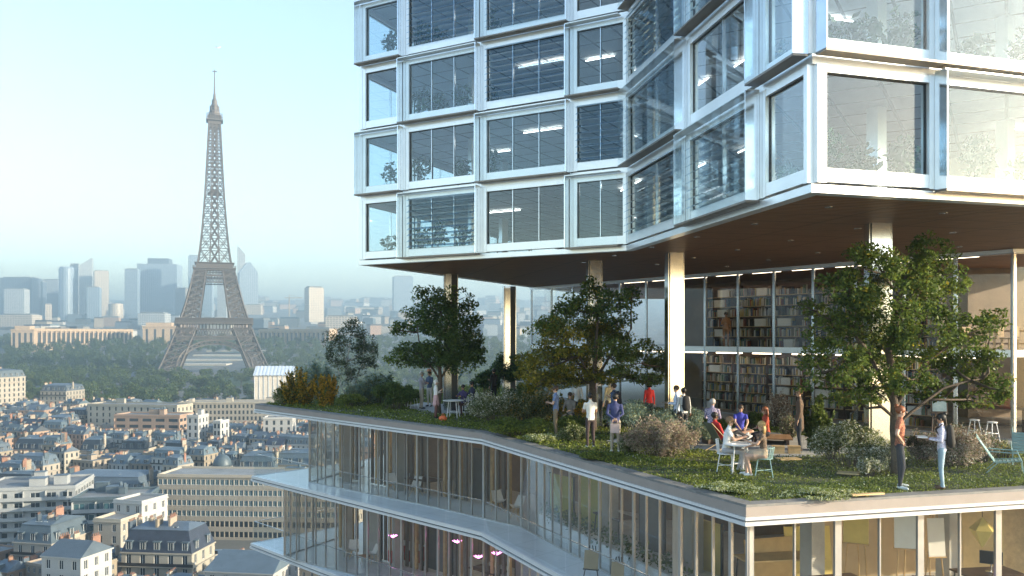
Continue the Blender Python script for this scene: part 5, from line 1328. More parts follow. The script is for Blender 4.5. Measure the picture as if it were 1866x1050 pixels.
    # fingers, ears, nose, eyes, mouth
    for sd, k in ((-1,'l'), (1,'r')):
        h = J['ha'+k]; dh = (h-J['wr'+k]).normalized(); side = dh.cross(V((0,1,0))) if abs(dh.y) < .8 else dh.cross(V((0,0,1))); side.normalize(); nn = side.cross(dh)
        for i, ln in enumerate((.062,.072,.068,.052)):
            o = h+side*((i-1.5)*.017)+dh*.012; k1 = o+dh*ln*.55; k2 = k1+(dh*.75+nn*sd*.5).normalized()*ln*.5
            body.tube([o, k1, k2], [.0085,.0080,.006], 5, 0)
        o = J['wr'+k].lerp(h, .4)+side*.028; body.tube([o, o+side*.025+dh*.02, o+side*.028+dh*.055], [.010,.009,.007], 5, 0)
    for sd in (-1, 1):
        body.ball(hc+V((sd*.083,-.012,-.005)), (.012,.02,.030), 0, 6, 5); body.ball(hc+V((sd*.031,.086,.012)), (.013,.008,.008), 5, 6, 4)
    body.tube([hc+V((0,.086,.012)), hc+V((0,.108,-.018)), hc+V((0,.092,-.030))], [.008,.014,.010], 6, 0); body.ball(hc+V((0,.078,-.056)), (.022,.008,.006), 6, 6, 4)
    hd = turn
    mats = [SKIN[skin], cloth(top, *topk), cloth(bottom, botk, tuple(x*.4 for x in bottom)) if botk != 'plain' else cloth(bottom), SHOE[shoe], cloth(skirt or bottom), M['eye'], M['lips']]
    o = body.build('body', mats, root, smooth=True); o.scale = (s,s,s)
    # hair
    hm = MB(); hm.ball(hc+V((0,-.024,.040)), (.097,.108,.098), 0, 14, 10)
    if style == 'bun': hm.ball(hc+V((0,-.10,.12)), .048, 0, 10, 8)
    if style == 'long':
        for i in range(9):
            a = (i-4)*.28; p0 = hc+V((math.sin(a)*.085, -.03-math.cos(a)*.06, .05)); hm.tube([p0, p0+V((math.sin(a)*.025,-.02,-.14)), p0+V((math.sin(a)*.02,-.015,-.27))], [.034,.032,.012], 6)
    if style == 'bob':
        for i in range(9):
            a = (i-4)*.32; p0 = hc+V((math.sin(a)*.085, -.02-math.cos(a)*.06, .05)); hm.tube([p0, p0+V((math.sin(a)*.02,-.01,-.13))], [.036,.024], 6)
    o = hm.build('hair', HAIR[hair], root, smooth=True); o.scale = (s,s,s)
    return root, {k: v*s for k, v in J.items()}
def deg(a): return R(a)
# face angle: 0 looks away from the viewer, 180 looks at the viewer, -90 looks to the right of the frame
def backpack(root, J, mtl, label=None):
    m = MB(); c = J['che']
    capsule(m, c+V((0,-.19,-.22)), c+V((0,-.17,.08)), .13, .11, 1.15, .72, 12)
    o = m.build('backpack', mtl, None, smooth=True); o.matrix_world = Matrix.Translation(root.location) @ Matrix.Rotation(root.rotation_euler.z, 4, 'Z')
    m = MB()
    for s in (-1, 1): m.tube([c+V((s*.09,-.12,.14)), c+V((s*.10,.0,.19)), c+V((s*.10,.125,.06)), c+V((s*.11,.02,-.12)), c+V((s*.10,-.10,-.18))], .014, 6)
    st = m.build('strap', mtl, o); tag(o, label, 'backpack'); return o
def local(root, name, mb, mats, label, cat, group=None, smooth=False):
    o = mb.build(name, mats, None, root.location, root.rotation_euler.z, smooth); tag(o, label, cat, group); return o
Fp = lambda px, py: gp(px, py, .05)
p, J = person('woman with red hair in rust plaid shirt, hand on hip, standing near the front edge', Fp(1640,889), deg(-115), 1.83, 'weight', ('hip','hip'), (.42,.17,.09), (.035,.035,.045), 0, 'red', 'bun', 'white', 'short', ('check',(.25,.08,.05)), fem=True)
p, J = person('man in pale lilac shirt and light blue jeans holding papers near the front edge', Fp(1716,891), deg(65), 1.66, 'stand', ('hold','hold'), (.72,.72,.82), (.30,.42,.50), 1, 'black', 'bun', 'brown', 'long', ('spot',(.45,.45,.65)))
backpack(p, J, cloth((.03,.028,.025)), 'dark backpack worn by the man in pale lilac shirt')
m = MB(); c = (J['hal']+J['har'])*.5+V((0,.08,.02)); m.box(c, (.30,.22,.012)); m.box(c+V((.02,.01,.014)), (.29,.21,.01), .2)
local(p, 'papers', m, M['paper'], 'open white papers held by the man in pale lilac shirt', 'papers')
p, J = person('man in brown coat standing beside the dark leafy shrub', Fp(1457,822), deg(70), 1.84, 'stand', ('down','down'), (.10,.065,.045), (.025,.03,.04), 1, 'sand', 'short', 'brown', coat=True)
p, J = person('young man in blue tee with folded arms near the bend of the terrace edge', Fp(1013,796), deg(80), 1.70, 'stand', ('fold','fold'), (.14,.20,.36), (.22,.17,.11), 0, 'brown', 'short', 'brown', 'short')
p, J = person('man in loose white top seen from behind near the terrace edge', Fp(1076,816), deg(15), 1.66, 'stand', ('fold','fold'), (.74,.72,.66), (.06,.04,.04), 1, 'black', 'short', 'white', 'short')
p, J = person('man in navy jumper with hands clasped behind his back near the terrace edge', Fp(1121,824), deg(-8), 1.70, 'stand', ('back','back'), (.05,.06,.16), (.36,.31,.24), 1, 'black', 'short', 'white')
m = MB(); c = (J['hal']+J['har'])*.5; m.box(c+V((0,-.06,-.24)), (.26,.10,.26)); m.tube([c+V((-.09,-.06,-.11)), c+V((-.07,-.05,.02)), c+V((.07,-.05,.02)), c+V((.09,-.06,-.11))], .008, 5)
local(p, 'shoulder_bag', m, cloth((.55,.42,.40)), 'pale pink bag held behind the man in navy jumper', 'bag')
p, J = person('man in dark blue shirt wearing a backpack behind the man in navy jumper', Fp(1119,790), deg(60), 1.74, 'stand', ('down','phone'), (.06,.10,.20), (.04,.04,.05), 0, 'brown')
backpack(p, J, cloth((.025,.025,.035)), 'black backpack on the man in dark blue shirt')
p, J = person('person in cream jumper under the golden green maple', Fp(1111,778), deg(35), 1.80, 'stand', ('down','down'), (.66,.58,.40), (.10,.08,.07), 0, 'brown')
p, J = person('person in white shirt half hidden by the golden green maple', Fp(1052,772), deg(140), 1.70, 'stand', ('down','fold'), (.70,.70,.70), (.05,.05,.07), 0, 'brown')
p, J = person('person in bright red top standing by the library glass', Fp(1183,776), deg(10), 1.64, 'stand', ('down','down'), (.62,.03,.025), (.04,.03,.03), 1, 'black', 'bob', fem=True)
p, J = person('man in light blue shirt holding a tablet beside the sunlit column', Fp(1233,798), deg(75), 1.74, 'stand', ('hold','hold'), (.55,.62,.78), (.05,.05,.06), 0, 'brown')
m = MB(); c = (J['hal']+J['har'])*.5+V((0,.07,.02)); m.box(c, (.26,.19,.012)); local(p, 'tablet', m, M['screen_dark'], 'dark tablet held by the man in light blue shirt', 'tablet')
p, J = person('person in white top seen from behind, next to the man with the tablet', Fp(1246,800), deg(15), 1.68, 'stand', ('down','down'), (.60,.60,.60), (.03,.03,.035), 2, 'black')
backpack(p, J, cloth((.015,.015,.018)), 'large black backpack beside the sunlit column')
# far left group
p, J = person('older man in grey shirt and beige trousers beside the leftmost column', Fp(768,745), deg(-60), 1.74, 'stand', ('fold','fold'), (.27,.26,.30), (.34,.30,.25), 0, 'grey')
p, J = person('woman in wide straw hat behind the older man', Fp(783,741), deg(150), 1.72, 'stand', ('fold','fold'), (.06,.09,.16), (.55,.52,.48), 0, 'brown', 'bob', fem=True)
m = MB(); c = J['head']; m.lathe([(.0,.10),(.24,.105),(.24,.115),(.115,.12),(.10,.21),(.05,.235)], c, 16); local(p, 'straw_hat', m, cloth((.42,.20,.11)), 'brown straw hat worn by the woman behind the older man', 'hat', smooth=True)
p, J = person('pale-haired woman in white jacket eating beside the far cafe table', Fp(794,762), deg(-75), 1.58, 'stand', ('hold','phone'), (.72,.70,.68), (.14,.06,.05), 0, 'white', 'bob', fem=True, skirt=(.55,.35,.36))
p, J = person('man in blue checked shirt raising one arm behind the leftmost column', Fp(829,745), deg(-30), 1.72, 'stand', ('down','raise'), (.10,.30,.38), (.05,.06,.09), 0, 'black', topk=('check',(.04,.12,.18)))
p, J = person('person in purple jumper seated with back turned at the far cafe table', gp(845,757,.06), deg(150), 1.66, 'sit', ('table','table'), (.05,.035,.11), (.10,.05,.05), 1, 'black')
p, J = person('person in dark blue jacket seated next to the purple jumper', gp(862,750,.06), deg(120), 1.70, 'sit', ('table','lap'), (.035,.04,.09), (.05,.05,.07), 1, 'black')
# cafe table in front
p, J = person('man in white tee seated at the round white table', gp(1322,858,.06), deg(-105), 1.72, 'sit', ('table','table'), (.75,.75,.73), (.40,.40,.44), 0, 'sand', 'short', 'white', 'short', lean=.08)
p, J = person('blonde woman in dark patterned dress seated at the round white table', gp(1392,868,.06), deg(75), 1.68, 'sit', ('table','lap'), (.16,.11,.075), (.50,.33,.25), 0, 'blonde', 'long', 'white', 'short', ('spot',(.05,.035,.03)), fem=True, skirt=(.42,.33,.24))
# group on the deck
p, J = person('man in checked shirt sitting with back turned by the wooden deck', gp(1297,808,.06), deg(-20), 1.80, 'sit', ('lap','lap'), (.52,.45,.52), (.03,.03,.05), 0, 'grey', topk=('check',(.16,.14,.30)), lean=.25)
p, J = person('man in blue shirt sitting cross-legged on the wooden deck', gp(1348,803,.05), deg(175), 1.72, 'cross', ('reach','reach'), (.05,.06,.42), (.30,.26,.20), 0, 'brown', 'short', 'white', 'short', seat=.22, shorts=True)
p, J = person('red-haired woman in rust jacket sitting on the wooden deck', gp(1397,812,.05), deg(95), 1.70, 'sit', ('lap','down'), (.36,.06,.03), (.03,.025,.03), 0, 'red', 'long', 'black', seat=.30, fem=True)
p, J = person('dark-haired person in red shirt lounging in a low chair with crossed legs', gp(1316,822,.06), deg(-75), 1.76, 'recline', ('lap','lap'), (.50,.03,.03), (.022,.022,.028), 2, 'black', 'short', 'white', seat=.30)
# reader on the library mezzanine
q = on_line(1323, G0-Vector((-.75,-.9)), G1-Vector((-.75,-.9)))
p, J = person('person in tan clothes standing on the library mezzanine', (q.x, q.y, 3.0), deg(150), 1.62, 'stand', ('down','fold'), (.55,.27,.12), (.50,.26,.13), 0, 'brown', fem=True, group='people inside the library')
p, J = person('person in black standing in the shade by the far dark plants', Fp(900,736), deg(40), 1.76, 'stand', ('down','fold'), (.02,.02,.022), (.02,.02,.025), 1, 'black')
p, J = person('person in grey jumper seated under the golden green maple', gp(1040,782,.06), deg(150), 1.70, 'sit', ('lap','lap'), (.20,.18,.17), (.05,.05,.06), 0, 'brown')
# ------------------------------------------------------------------ furniture on the terrace
def round_table(label, pos, r=.42, h=.74, group=None):
    root = empty('round_table', pos); tag(root, label, 'table', group)
    m = MB(); m.lathe([(r-.02,h-.03),(r,h-.02),(r,h),(r-.01,h+.006)], (0,0,0), 28); m.build('table_top', M['white_plastic'], root)
    for k in range(4):
        a = k*math.pi/2+.6; m = MB(); m.tube([(math.cos(a)*r*.72,math.sin(a)*r*.72,0),(math.cos(a)*r*.5,math.sin(a)*r*.5,h-.03)], .016, 6); m.build('leg', M['white_plastic'], root)
    for k in range(2):
        a = k*math.pi/2+.6; m = MB(); q = r*.64; m.tube([(math.cos(a)*q,math.sin(a)*q,.24),(-math.cos(a)*q,-math.sin(a)*q,.24)], .010, 6); m.build('stretcher', M['white_plastic'], root)
    return root
def wire_chair(label, pos, face, mk='white_plastic', tub=False, group='cafe chairs on the terrace'):
    root = empty('wire_chair', pos, face); tag(root, label, 'chair', group); W = M[mk]
    m = MB(); m.lathe([(.19,.43),(.215,.44),(.215,.455),(.19,.46)], (0,0,0), 20)
    m.build('seat', W, root)
    for sx in (-1, 1):
        for sy in (-1, 1):
            m = MB(); m.tube([(sx*.14,sy*.14,.44),(sx*.21,sy*.21,0)], .012, 6); m.build('leg', W, root)
    pts = []; n = 9; sp = 1.5 if not tub else 2.3
    for k in range(n):
        a = -math.pi/2+(k-(n-1)/2)/(n-1)*sp; pts.append((math.cos(a)*.25, math.sin(a)*.25, .80 if not tub else .72))
    m = MB(); m.tube(pts, .012, 6); m.build('back_rail', W, root)
    for k in range(n):
        a = -math.pi/2+(k-(n-1)/2)/(n-1)*sp; m = MB(); m.tube([(math.cos(a)*.20,math.sin(a)*.20,.45), pts[k]], .007, 5); m.build('spindle', W, root)
    m = MB(); m.tube([(.19,.19,.15),(-.19,-.19,.15)], .008, 5); m.tube([(-.19,.19,.15),(.19,-.19,.15)], .008, 5); m.build('stretcher', W, root)
    return root
g5 = lambda px, d, z=.04: Vector(((px-PX)/F*d, d, z))
t_ = g5(1349, 21.75); round_table('round white cafe table between the seated man and blonde woman', t_)
m = MB(); m.lathe([(.028,0),(.036,.09),(.033,.09),(.026,.01)], (0,0,0), 12); tag(m.build('coffee_cup', M['white_plastic'], None, t_+Vector((.22,-.12,.747))), 'small white cup on the round white cafe table', 'cup')
m = MB(); m.box((0,0,.006), (.3,.21,.012), .3); tag(m.build('magazine', M['paper'], None, t_+Vector((-.12,.05,.747))), 'open magazine on the round white cafe table', 'magazine')
wire_chair('white wire chair under the man in white tee', gp(1322,858,.05), deg(-105))
wire_chair('pale green wire tub chair under the blonde woman', gp(1392,868,.05), deg(75), 'teal_metal', True)
wire_chair('white wire chair under the purple-jumpered sitter', gp(845,757,.05), deg(150))
wire_chair('white wire chair under the sitter in dark blue jacket', gp(862,750,.05), deg(120))
wire_chair('white wire chair standing empty by the low green shrub', gp(752,744,.05), deg(-60))
round_table('round white cafe table beside the leftmost column', gp(826,761,.05), .45)
m = MB(); m.ball((0,0,.12), (.17,.12,.12), 0, 12, 8); m.tube([(-.08,0,.20),(0,0,.33),(.08,0,.20)], .012, 6); tag(m.build('orange_bag', M['orange'], None, gp(807,768,.06), 0, True), 'small orange bag on the grass by the far cafe table', 'bag')
def lounge_chair(label, pos, face, group='teal lounge chairs'):
    root = empty('lounge_chair', pos, face); tag(root, label, 'chair', group); T = M['teal_metal']
    for k in range(7):
        m = MB(); y = .28-k*.085; m.box((0,y,.34-k*.012), (.56,.07,.018)); m.build('seat_slat', T, root)
    for k in range(7):
        m = MB(); q = k*.085; m.hexa([(-.28,-.30-q*.55,.30+q*.83),(.28,-.30-q*.55,.30+q*.83),(.28,-.34-q*.55,.36+q*.83),(-.28,-.34-q*.55,.36+q*.83)], [(-.28,-.285-q*.55,.31+q*.83),(.28,-.285-q*.55,.31+q*.83),(.28,-.325-q*.55,.37+q*.83),(-.28,-.325-q*.55,.37+q*.83)]); m.build('back_slat', T, root)
    for s in (-1, 1):
        m = MB(); m.tube([(s*.29,.34,0),(s*.29,.30,.36),(s*.29,-.30,.29),(s*.29,-.70,.92)], .014, 6); m.build('side_frame', T, root)
        m = MB(); m.tube([(s*.29,-.48,0),(s*.29,-.20,.30)], .014, 6); m.build('leg', T, root)
        m = MB(); m.tube([(s*.31,.28,.36),(s*.33,.22,.54),(s*.33,-.42,.56)], .014, 6); m.build('armrest', T, root)
    return root
lounge_chair('teal slatted lounge chair nearest the frame edge', gp(1836,862,.06), deg(-118))
lounge_chair('teal slatted lounge chair cut off by the frame edge, behind the first', gp(1868,846,.06), deg(150))
def sling_chair(label, pos, face):
    root = empty('sling_chair', pos, face); tag(root, label, 'chair')
    m = MB(); a = [(-.27,.30,.34),(.27,.30,.34)]; b = [(-.27,-.12,.24),(.27,-.12,.24)]; c = [(-.27,-.50,.86),(.27,-.50,.86)]
    up = lambda p: (p[0],p[1],p[2]+.015)
    m.hexa([b[0],b[1],a[1],a[0]], [up(b[0]),up(b[1]),up(a[1]),up(a[0])]); m.hexa([c[0],c[1],b[1],b[0]], [up(c[0]),up(c[1]),up(b[1]),up(b[0])]); m.build('sling', cloth((.12,.13,.08)), root)
    for s in (-1, 1):
        m = MB(); m.tube([(s*.28,.36,0),(s*.28,-.50,.88)], .012, 6); m.build('frame', M['pale_wood'], root); m = MB(); m.tube([(s*.28,-.40,0),(s*.28,.32,.36)], .012, 6); m.build('leg', M['pale_wood'], root)
sling_chair('dark green sling chair under the lounging person in red shirt', gp(1316,822,.055), deg(-75))
m = MB(); m.box((0,0,.22), (.5,.42,.44)); tag(m.build('stool_block', M['dark_wood'], None, gp(1297,808,.05), .3), 'dark stool under the man in checked shirt', 'stool')
# wooden deck: each board is a plank
dk = empty('wooden_deck', gp(1375,806,.05), R(-14)); tag(dk, 'low brown wooden deck where the group sits', 'deck')
for k in range(9): m = MB(); m.box((0,-.60+k*.15,.19), (2.3,.142,.04)); m.build('plank', M['wood'], dk)
for x in (-1.0, 0, 1.0): m = MB(); m.box((x,0,.085), (.09,1.2,.168)); m.build('joist', M['dark_wood'], dk)
for px, py, w, yw, lab in ((1437,838,.62,.15,'flat pale wooden board on the grass behind the blonde woman'),(1546,864,.5,-.5,'pale wooden board lying on the grass before the white bush'),(1580,903,.8,.25,'long thin pale board on the grass near the front kerb')):
    m = MB(); m.box((0,0,.03), (w,.34 if w < .7 else .12,.035)); o = m.build('wooden_board', M['pale_wood'], None, gp(px,py,.09), yw); tag(o, lab, 'board')
for px, lab in ((1418,'small sunlit wooden box at the deck end'),(1447,'second small wooden box right of the first by the brown coat man')):
    m = MB(); m.box((0,0,.1), (.34,.26,.2)); m.box((0,0,.21), (.36,.28,.02)); tag(m.build('wooden_box', M['pale_wood'], None, gp(px,826,.05), -.2), lab, 'box')
m = MB(); m.box((0,0,0), (.75,.55,.012)); m.box((.05,.02,.014), (.6,.4,.01), .15); tag(m.build('paper_sheets', M['paper'], None, dk.location+Vector((-.25,.05,.225)), -.1), 'large white drawing sheets spread on the wooden deck', 'papers')
m = MB(); m.box((0,0,0), (.34,.24,.02)); tag(m.build('open_book', M['paper'], None, dk.location+Vector((.25,.35,.225)), .5), 'open white book on the deck by the rust jacket woman', 'book')
# easel with a framed picture
def easel(label, pos, face, w, h, zb, mtop, mframe='dark_wood', floor=0, lean=.12):
    root = empty('easel', pos, face); tag(root, label, 'easel')
    top = zb+h+.12
    for s in (-1, 1): m = MB(); m.tube([(s*w*.52,.10,0),(s*w*.2,-lean,top)], .018, 6); m.build('leg', M[mframe], root)
    m = MB(); m.tube([(0,-.65,0),(0,-lean,top)], .018, 6); m.build('rear_leg', M[mframe], root)
    m = MB(); m.box((0,.10-(.10+lean)*zb/top+.05,zb-.02), (w*1.1,.09,.03)); m.build('ledge', M[mframe], root)
    y0 = .10-(.10+lean)*zb/top+.05; y1 = .10-(.10+lean)*(zb+h)/top+.05
    m = MB(); m.hexa([(-w/2,y0,zb),(w/2,y0,zb),(w/2,y1,zb+h),(-w/2,y1,zb+h)][::-1], [(-w/2,y0+.03,zb),(w/2,y0+.03,zb),(w/2,y1+.03,zb+h),(-w/2,y1+.03,zb+h)][::-1]); b = m.build('board', M[mframe] if mtop == 'screen' else M[mtop], root)
    if mtop == 'screen':
        i = .04; f = lambda y, t: y+t
        m = MB(); m.hexa([(-w/2+i,y0+.034,zb+i),(w/2-i,y0+.034,zb+i),(w/2-i,y1+.034,zb+h-i),(-w/2+i,y1+.034,zb+h-i)][::-1], [(-w/2+i,y0+.04,zb+i),(w/2-i,y0+.04,zb+i),(w/2-i,y1+.04,zb+h-i),(-w/2+i,y1+.04,zb+h-i)][::-1]); m.build('picture', M['blue_picture'], b)
    return root
mat('blue_picture', (.16,.24,.28), .3, 0, 0, 3, col2=(.36,.45,.48))
q = g5(1711, 28.6, .05); easel('dark easel holding a framed blue-grey picture outside the library', q, deg(170), .52, .78, .92, 'screen')
# bar table and stools behind the library glass
def stool(label, pos):
    root = empty('bar_stool', pos, .3); tag(root, label, 'stool', 'white metal stools by the library glass')
    m = MB(); m.lathe([(.14,.60),(.16,.61),(.16,.635),(.14,.645)], (0,0,0), 16); m.build('seat', M['white_plastic'], root)
    for k in range(4): a = k*math.pi/2+.78; m = MB(); m.tube([(math.cos(a)*.12,math.sin(a)*.12,.61),(math.cos(a)*.23,math.sin(a)*.23,0)], .016, 6); m.build('leg', M['white_plastic'], root)
    m = MB(); m.tube([(math.cos(k*math.pi/2+.78)*.185,math.sin(k*math.pi/2+.78)*.185,.26) for k in range(5)], .010, 5); m.build('footrest', M['white_plastic'], root)
stool('white metal stool left of the pair by the library glass', g5(1776, 29.0, .055)); stool('white metal stool right of the pair by the library glass', g5(1808, 28.2, .055))
def long_table(label, pos, face, L, h=.9, mk='dark_wood'):
    root = empty('long_table', pos, face); tag(root, label, 'table', 'library tables'); m = MB(); m.box((0,0,h-.03), (L,.75,.06)); m.build('table_top', M[mk], root)
    for sx in (-1, 1):
        for sy in (-1, 1): m = MB(); m.box((sx*(L/2-.08),sy*.3,(h-.06)/2), (.07,.07,h-.06)); m.build('leg', M[mk], root)
    m = MB(); m.box((0,0,.25), (L-.2,.05,.06)); m.build('stretcher', M[mk], root)
    return root
q = g5(1800, 31.2, .05); long_table('dark long wooden table behind the white stools', q, -.5, 2.4)
q = g5(1790, 31.5, 3.0); long_table('long brown table on the library mezzanine', q, -.6, 3.0, .74, 'wood')
for k in range(4): pass
for k, px in enumerate((1752,1778,1812,1840)):
    root = empty('library_chair', g5(px, 31.0-k*.35, 3.0), deg(20)); tag(root, f'wooden chair on the library mezzanine, {ORD[k]} from the big maple', 'chair', 'wooden chairs on the mezzanine')
    m = MB(); m.box((0,0,.44), (.42,.42,.04)); m.build('seat', M['pale_wood'], root); m = MB(); m.box((0,-.2,.68), (.42,.03,.36)); m.build('backrest', M['pale_wood'], root)
    for sx in (-1, 1):
        for sy in (-1, 1): m = MB(); m.box((sx*.18,sy*.18,.21), (.035,.035,.42)); m.build('leg', M['pale_wood'], root)
# bookshelves
BK = [mat('book_%d' % i, c, .7) for i, c in enumerate(((.42,.36,.28),(.30,.10,.06),(.08,.12,.20),(.55,.50,.42),(.12,.20,.14),(.50,.36,.10),(.06,.05,.05),(.62,.60,.55)))]
def bookshelf(label, P, u, n, w, z0, h, rnd):
    yaw = math.atan2(u.y, u.x); root = empty('bookshelf', (P.x, P.y, z0), yaw); tag(root, label, 'bookshelf', 'library bookshelves')
    D = M['dark_wood']; ns = 6
    for x in (0, w): m = MB(); m.box((x,.15,h/2), (.03,.30,h)); m.build('upright', D, root)
    m = MB(); m.box((w/2,.31,h/2), (w,.015,h)); m.build('back_panel', D, root)
    bk = MB()
    for k in range(ns):
        z = .04+(h-.1)*k/ns; m = MB(); m.box((w/2,.15,z), (w-.032,.296,.024)); m.build('shelf', M['pale_wood'], root)
        x = .03; gap = (h-.1)/ns-.05
        bx = rnd.random() < .45; bx0 = rnd.uniform(.1, w*.55); bw = rnd.uniform(.45,.75)
        while x < w-.07:
            t = rnd.uniform(.022,.06); hh = gap*rnd.uniform(.55,.95)
            if bx and bx0 < x+t and x < bx0+bw: x = bx0+bw+.01; continue
            if rnd.random() < .93: bk.bx(x, x+t-.003, .04+rnd.random()*.04, .26, z+.014, z+.014+hh, rnd.randrange(len(BK)))
            else: x += rnd.uniform(.05,.3)
            x += t
        if bx:
            m = MB(); hb = gap*.8; m.bx(0,bw-.02,.0,.25,0,hb); m.bx(-.006,bw-.014,-.004,.254,hb*.72,hb+.006)
            wp = Matrix.Translation((P.x,P.y,z0)) @ Matrix.Rotation(yaw, 4, 'Z') @ Vector((bx0+.005,.03,z+.0135))
            tag(m.build('storage_box', M['white_board'], None, wp, yaw), 'white storage box among books on the library shelves', 'box', 'white boxes on the library shelves')
    tag(bk.build('books', BK, root), kind='stuff')
L, u, n = facade_frame(G0, G1); rnd = random.Random(31)
s0 = (on_line(1246, G0, G1)-G0).dot(u); k = 0
while s0+k*1.93 < L-4.6:
    for z0, h, nm in ((.05,2.7,'ground floor'), (3.0,2.9,'mezzanine')):
        off = 1.15 if z0 < 1 else 1.5
        bookshelf(f'tall bookshelf on the library {nm}, {ORD[k]} from the sunlit slim column', G0+u*(s0+k*1.93+.1)-n*off, u, n, 1.86, z0, h, rnd)
    k += 1
# plants in the tower windows
def plant_mesh(seed):
    rg = np.random.default_rng(seed); c = in_ball(95, rg, .2)*np.array([.42,.42,.5])+np.array([0,0,.85]); return np_mesh('foliage', leaf_quads(c, .23, rg, .3, .55), 4, [M['indoor_leaf']])
PLM = [plant_mesh(k) for k in range(4)]
pm = MB(); pm.lathe([(.15,0),(.2,.36),(.18,.36),(.17,.30)], (0,0,0), 12); POT = pm.mesh('pot', M['concrete']); tm = MB(); tm.tube([(0,0,.3),(.03,0,.6),(0,.03,1.0)], [.02,.015,.006], 5); STEM = tm.mesh('stem', M['bark'])
k = 0
for row in range(4):
    z0 = SOF+.18+row*SH+.0
    for i, (x, y) in enumerate(((-4.9,34.55),(-3.6,33.95),(-2.9,33.6),(-1.9,32.9),(-.8,32.3),(6.75,18.3),(7.6,18.5),(8.6,18.8),(10.6,19.5),(12,19.9),(13.2,20.2),(6.3,20.2))):
        if (i+row*2) % 5 == 4 and i < 5: continue
        if i >= 5 and row > 1: continue
        o = empty('potted_plant', (x, y, z0), k*1.3); o.scale = (1,1,.8+.4*((k*7)%5)/5)
        link('pot', POT, o); link('stem', STEM, o); link('foliage', PLM[k%4], o)
        tag(o, f"potted plant behind the tower glass, {ORD[row]} storey up, {ORD[i if i < 5 else i-5]} from the {'free corner' if i < 5 else 'sunlit corner'}", 'plant', 'potted plants inside the tower'); k += 1
# ------------------------------------------------------------------ balconies and rooms below
def shell_chair(label, pos, face):
    root = empty('shell_chair', pos, face); tag(root, label, 'chair', 'white shell chairs on the balconies')
    m = MB(); vs = []; fs = []; nu, nv = 9, 8
    for lay in (0, 1):
        for j in range(nv):
            t = j/(nv-1)
            for i in range(nu):
                s = i/(nu-1)*2-1; y = .24-t*.46 if t < .55 else -.013-(t-.55)*.42; z = .44-.04*math.sin(t*3) if t < .55 else .41+(t-.55)*.95
                w = .25-.05*max(0,t-.6)*2; vs.append((s*w, y, z+.10*s*s*(1.2-t)+lay*.018))
    def id(l, j, i): return l*nu*nv+j*nu+i
    for j in range(nv-1):
        for i in range(nu-1):
            fs.append((id(0,j,i),id(0,j+1,i),id(0,j+1,i+1),id(0,j,i+1))); fs.append((id(1,j,i),id(1,j,i+1),id(1,j+1,i+1),id(1,j+1,i)))
    m.add(vs, fs); m.build('shell', M['white_plastic'], root, smooth=True)
    for sx in (-1, 1):
        for sy in (-1, 1): m = MB(); m.tube([(sx*.08,sy*.08,.40),(sx*.22,sy*.22,0)], .013, 6); m.build('leg', M['pale_wood'], root)
for px, py, z, f_, lab in ((713,898,-3.5,200,'white shell chair with its back to the tall glazing, upper balcony'),(758,905,-3.5,150,'white shell chair by the planter wall, upper balcony'),(908,934,-3.5,210,'white shell chair right of the balcony bend'),(944,945,-3.5,130,'white shell chair facing its twin right of the balcony bend'),(645,1018,-7.0,190,'white shell chair on the lower balcony near the glass corner'),(681,1027,-7.0,120,'white shell chair with wooden legs beside the brown low table')):
    shell_chair(lab, gp(px,py,z+.002), deg(f_))
root = empty('low_table', gp(663,1030,-6.998), .3); tag(root, 'small brown low table on the lower balcony', 'table')
m = MB(); m.lathe([(.28,.40),(.3,.41),(.3,.43)], (0,0,0), 16); m.build('table_top', M['wood'], root)
for kk in range(3): a = kk*2.1; m = MB(); m.tube([(math.cos(a)*.12,math.sin(a)*.12,.40),(math.cos(a)*.24,math.sin(a)*.24,0)], .016, 6); m.build('leg', M['wood'], root)
for i, (px, py, d) in enumerate(((716,980,37.0),(833,990,35.2),(882,978,34.0),(872,1018,34.2),(905,1012,33.0))):
    p = dp(px, py, d); root = empty('pendant_lamp', (p.x, p.y, p.z)); tag(root, f'glowing pink flower-shaped lamp on the lower floor, {ORD[i]} from left', 'lamp', 'pink pendant lamps')
    m = MB()
    for kk in range(8): a = kk*.785; m.hexa([(0,0,0),(.1*math.cos(a-.3),.1*math.sin(a-.3),.05),(.2*math.cos(a),.2*math.sin(a),.10),(.1*math.cos(a+.3),.1*math.sin(a+.3),.05)], [(0,0,.02),(.1*math.cos(a-.3),.1*math.sin(a-.3),.07),(.2*math.cos(a),.2*math.sin(a),.12),(.1*math.cos(a+.3),.1*math.sin(a+.3),.07)])
    m.build('petals', M['pink_lamp'], root); m = MB(); m.tube([(0,0,.02),(0,0,-3.77-p.z)], .006, 5); m.build('cord', M['dark_metal'], root)
for i, (px, py, lab) in enumerate(((690,1010,'red armchair inside the lower glazed floor'),(742,1012,'red armchair by the batten screen inside the lower floor'))):
    root = empty('armchair', gp(px, 1052, -6.99)+Vector((.6,2.2,0)), .6); root.location.z = -6.99; tag(root, lab, 'armchair', 'red armchairs')
    m = MB(); m.box((0,0,.34), (.66,.64,.2)); m.build('seat', M['red_fabric'], root); m = MB(); m.box((0,-.30,.62), (.66,.12,.5)); m.build('backrest', M['red_fabric'], root)
    for s in (-1, 1): m = MB(); m.box((s*.36,0,.36), (.1,.64,.5)); m.build('armrest', M['red_fabric'], root)
    for sx in (-1, 1):
        for sy in (-1, 1): m = MB(); m.box((sx*.28,sy*.26,.12), (.05,.05,.24)); m.build('leg', M['dark_wood'], root)
for px, py, w, h, z, lab in ((1078,1032,.42,.5,-3.5,'tan drawing board leaning on the balcony glazing'),(1126,1052,.36,.45,-3.5,'second tan drawing board nearer the front corner')):
    p = gp(px, py+22, z); easel(lab, p, deg(160), w, h, .30, 'dull_board', 'dark_metal')
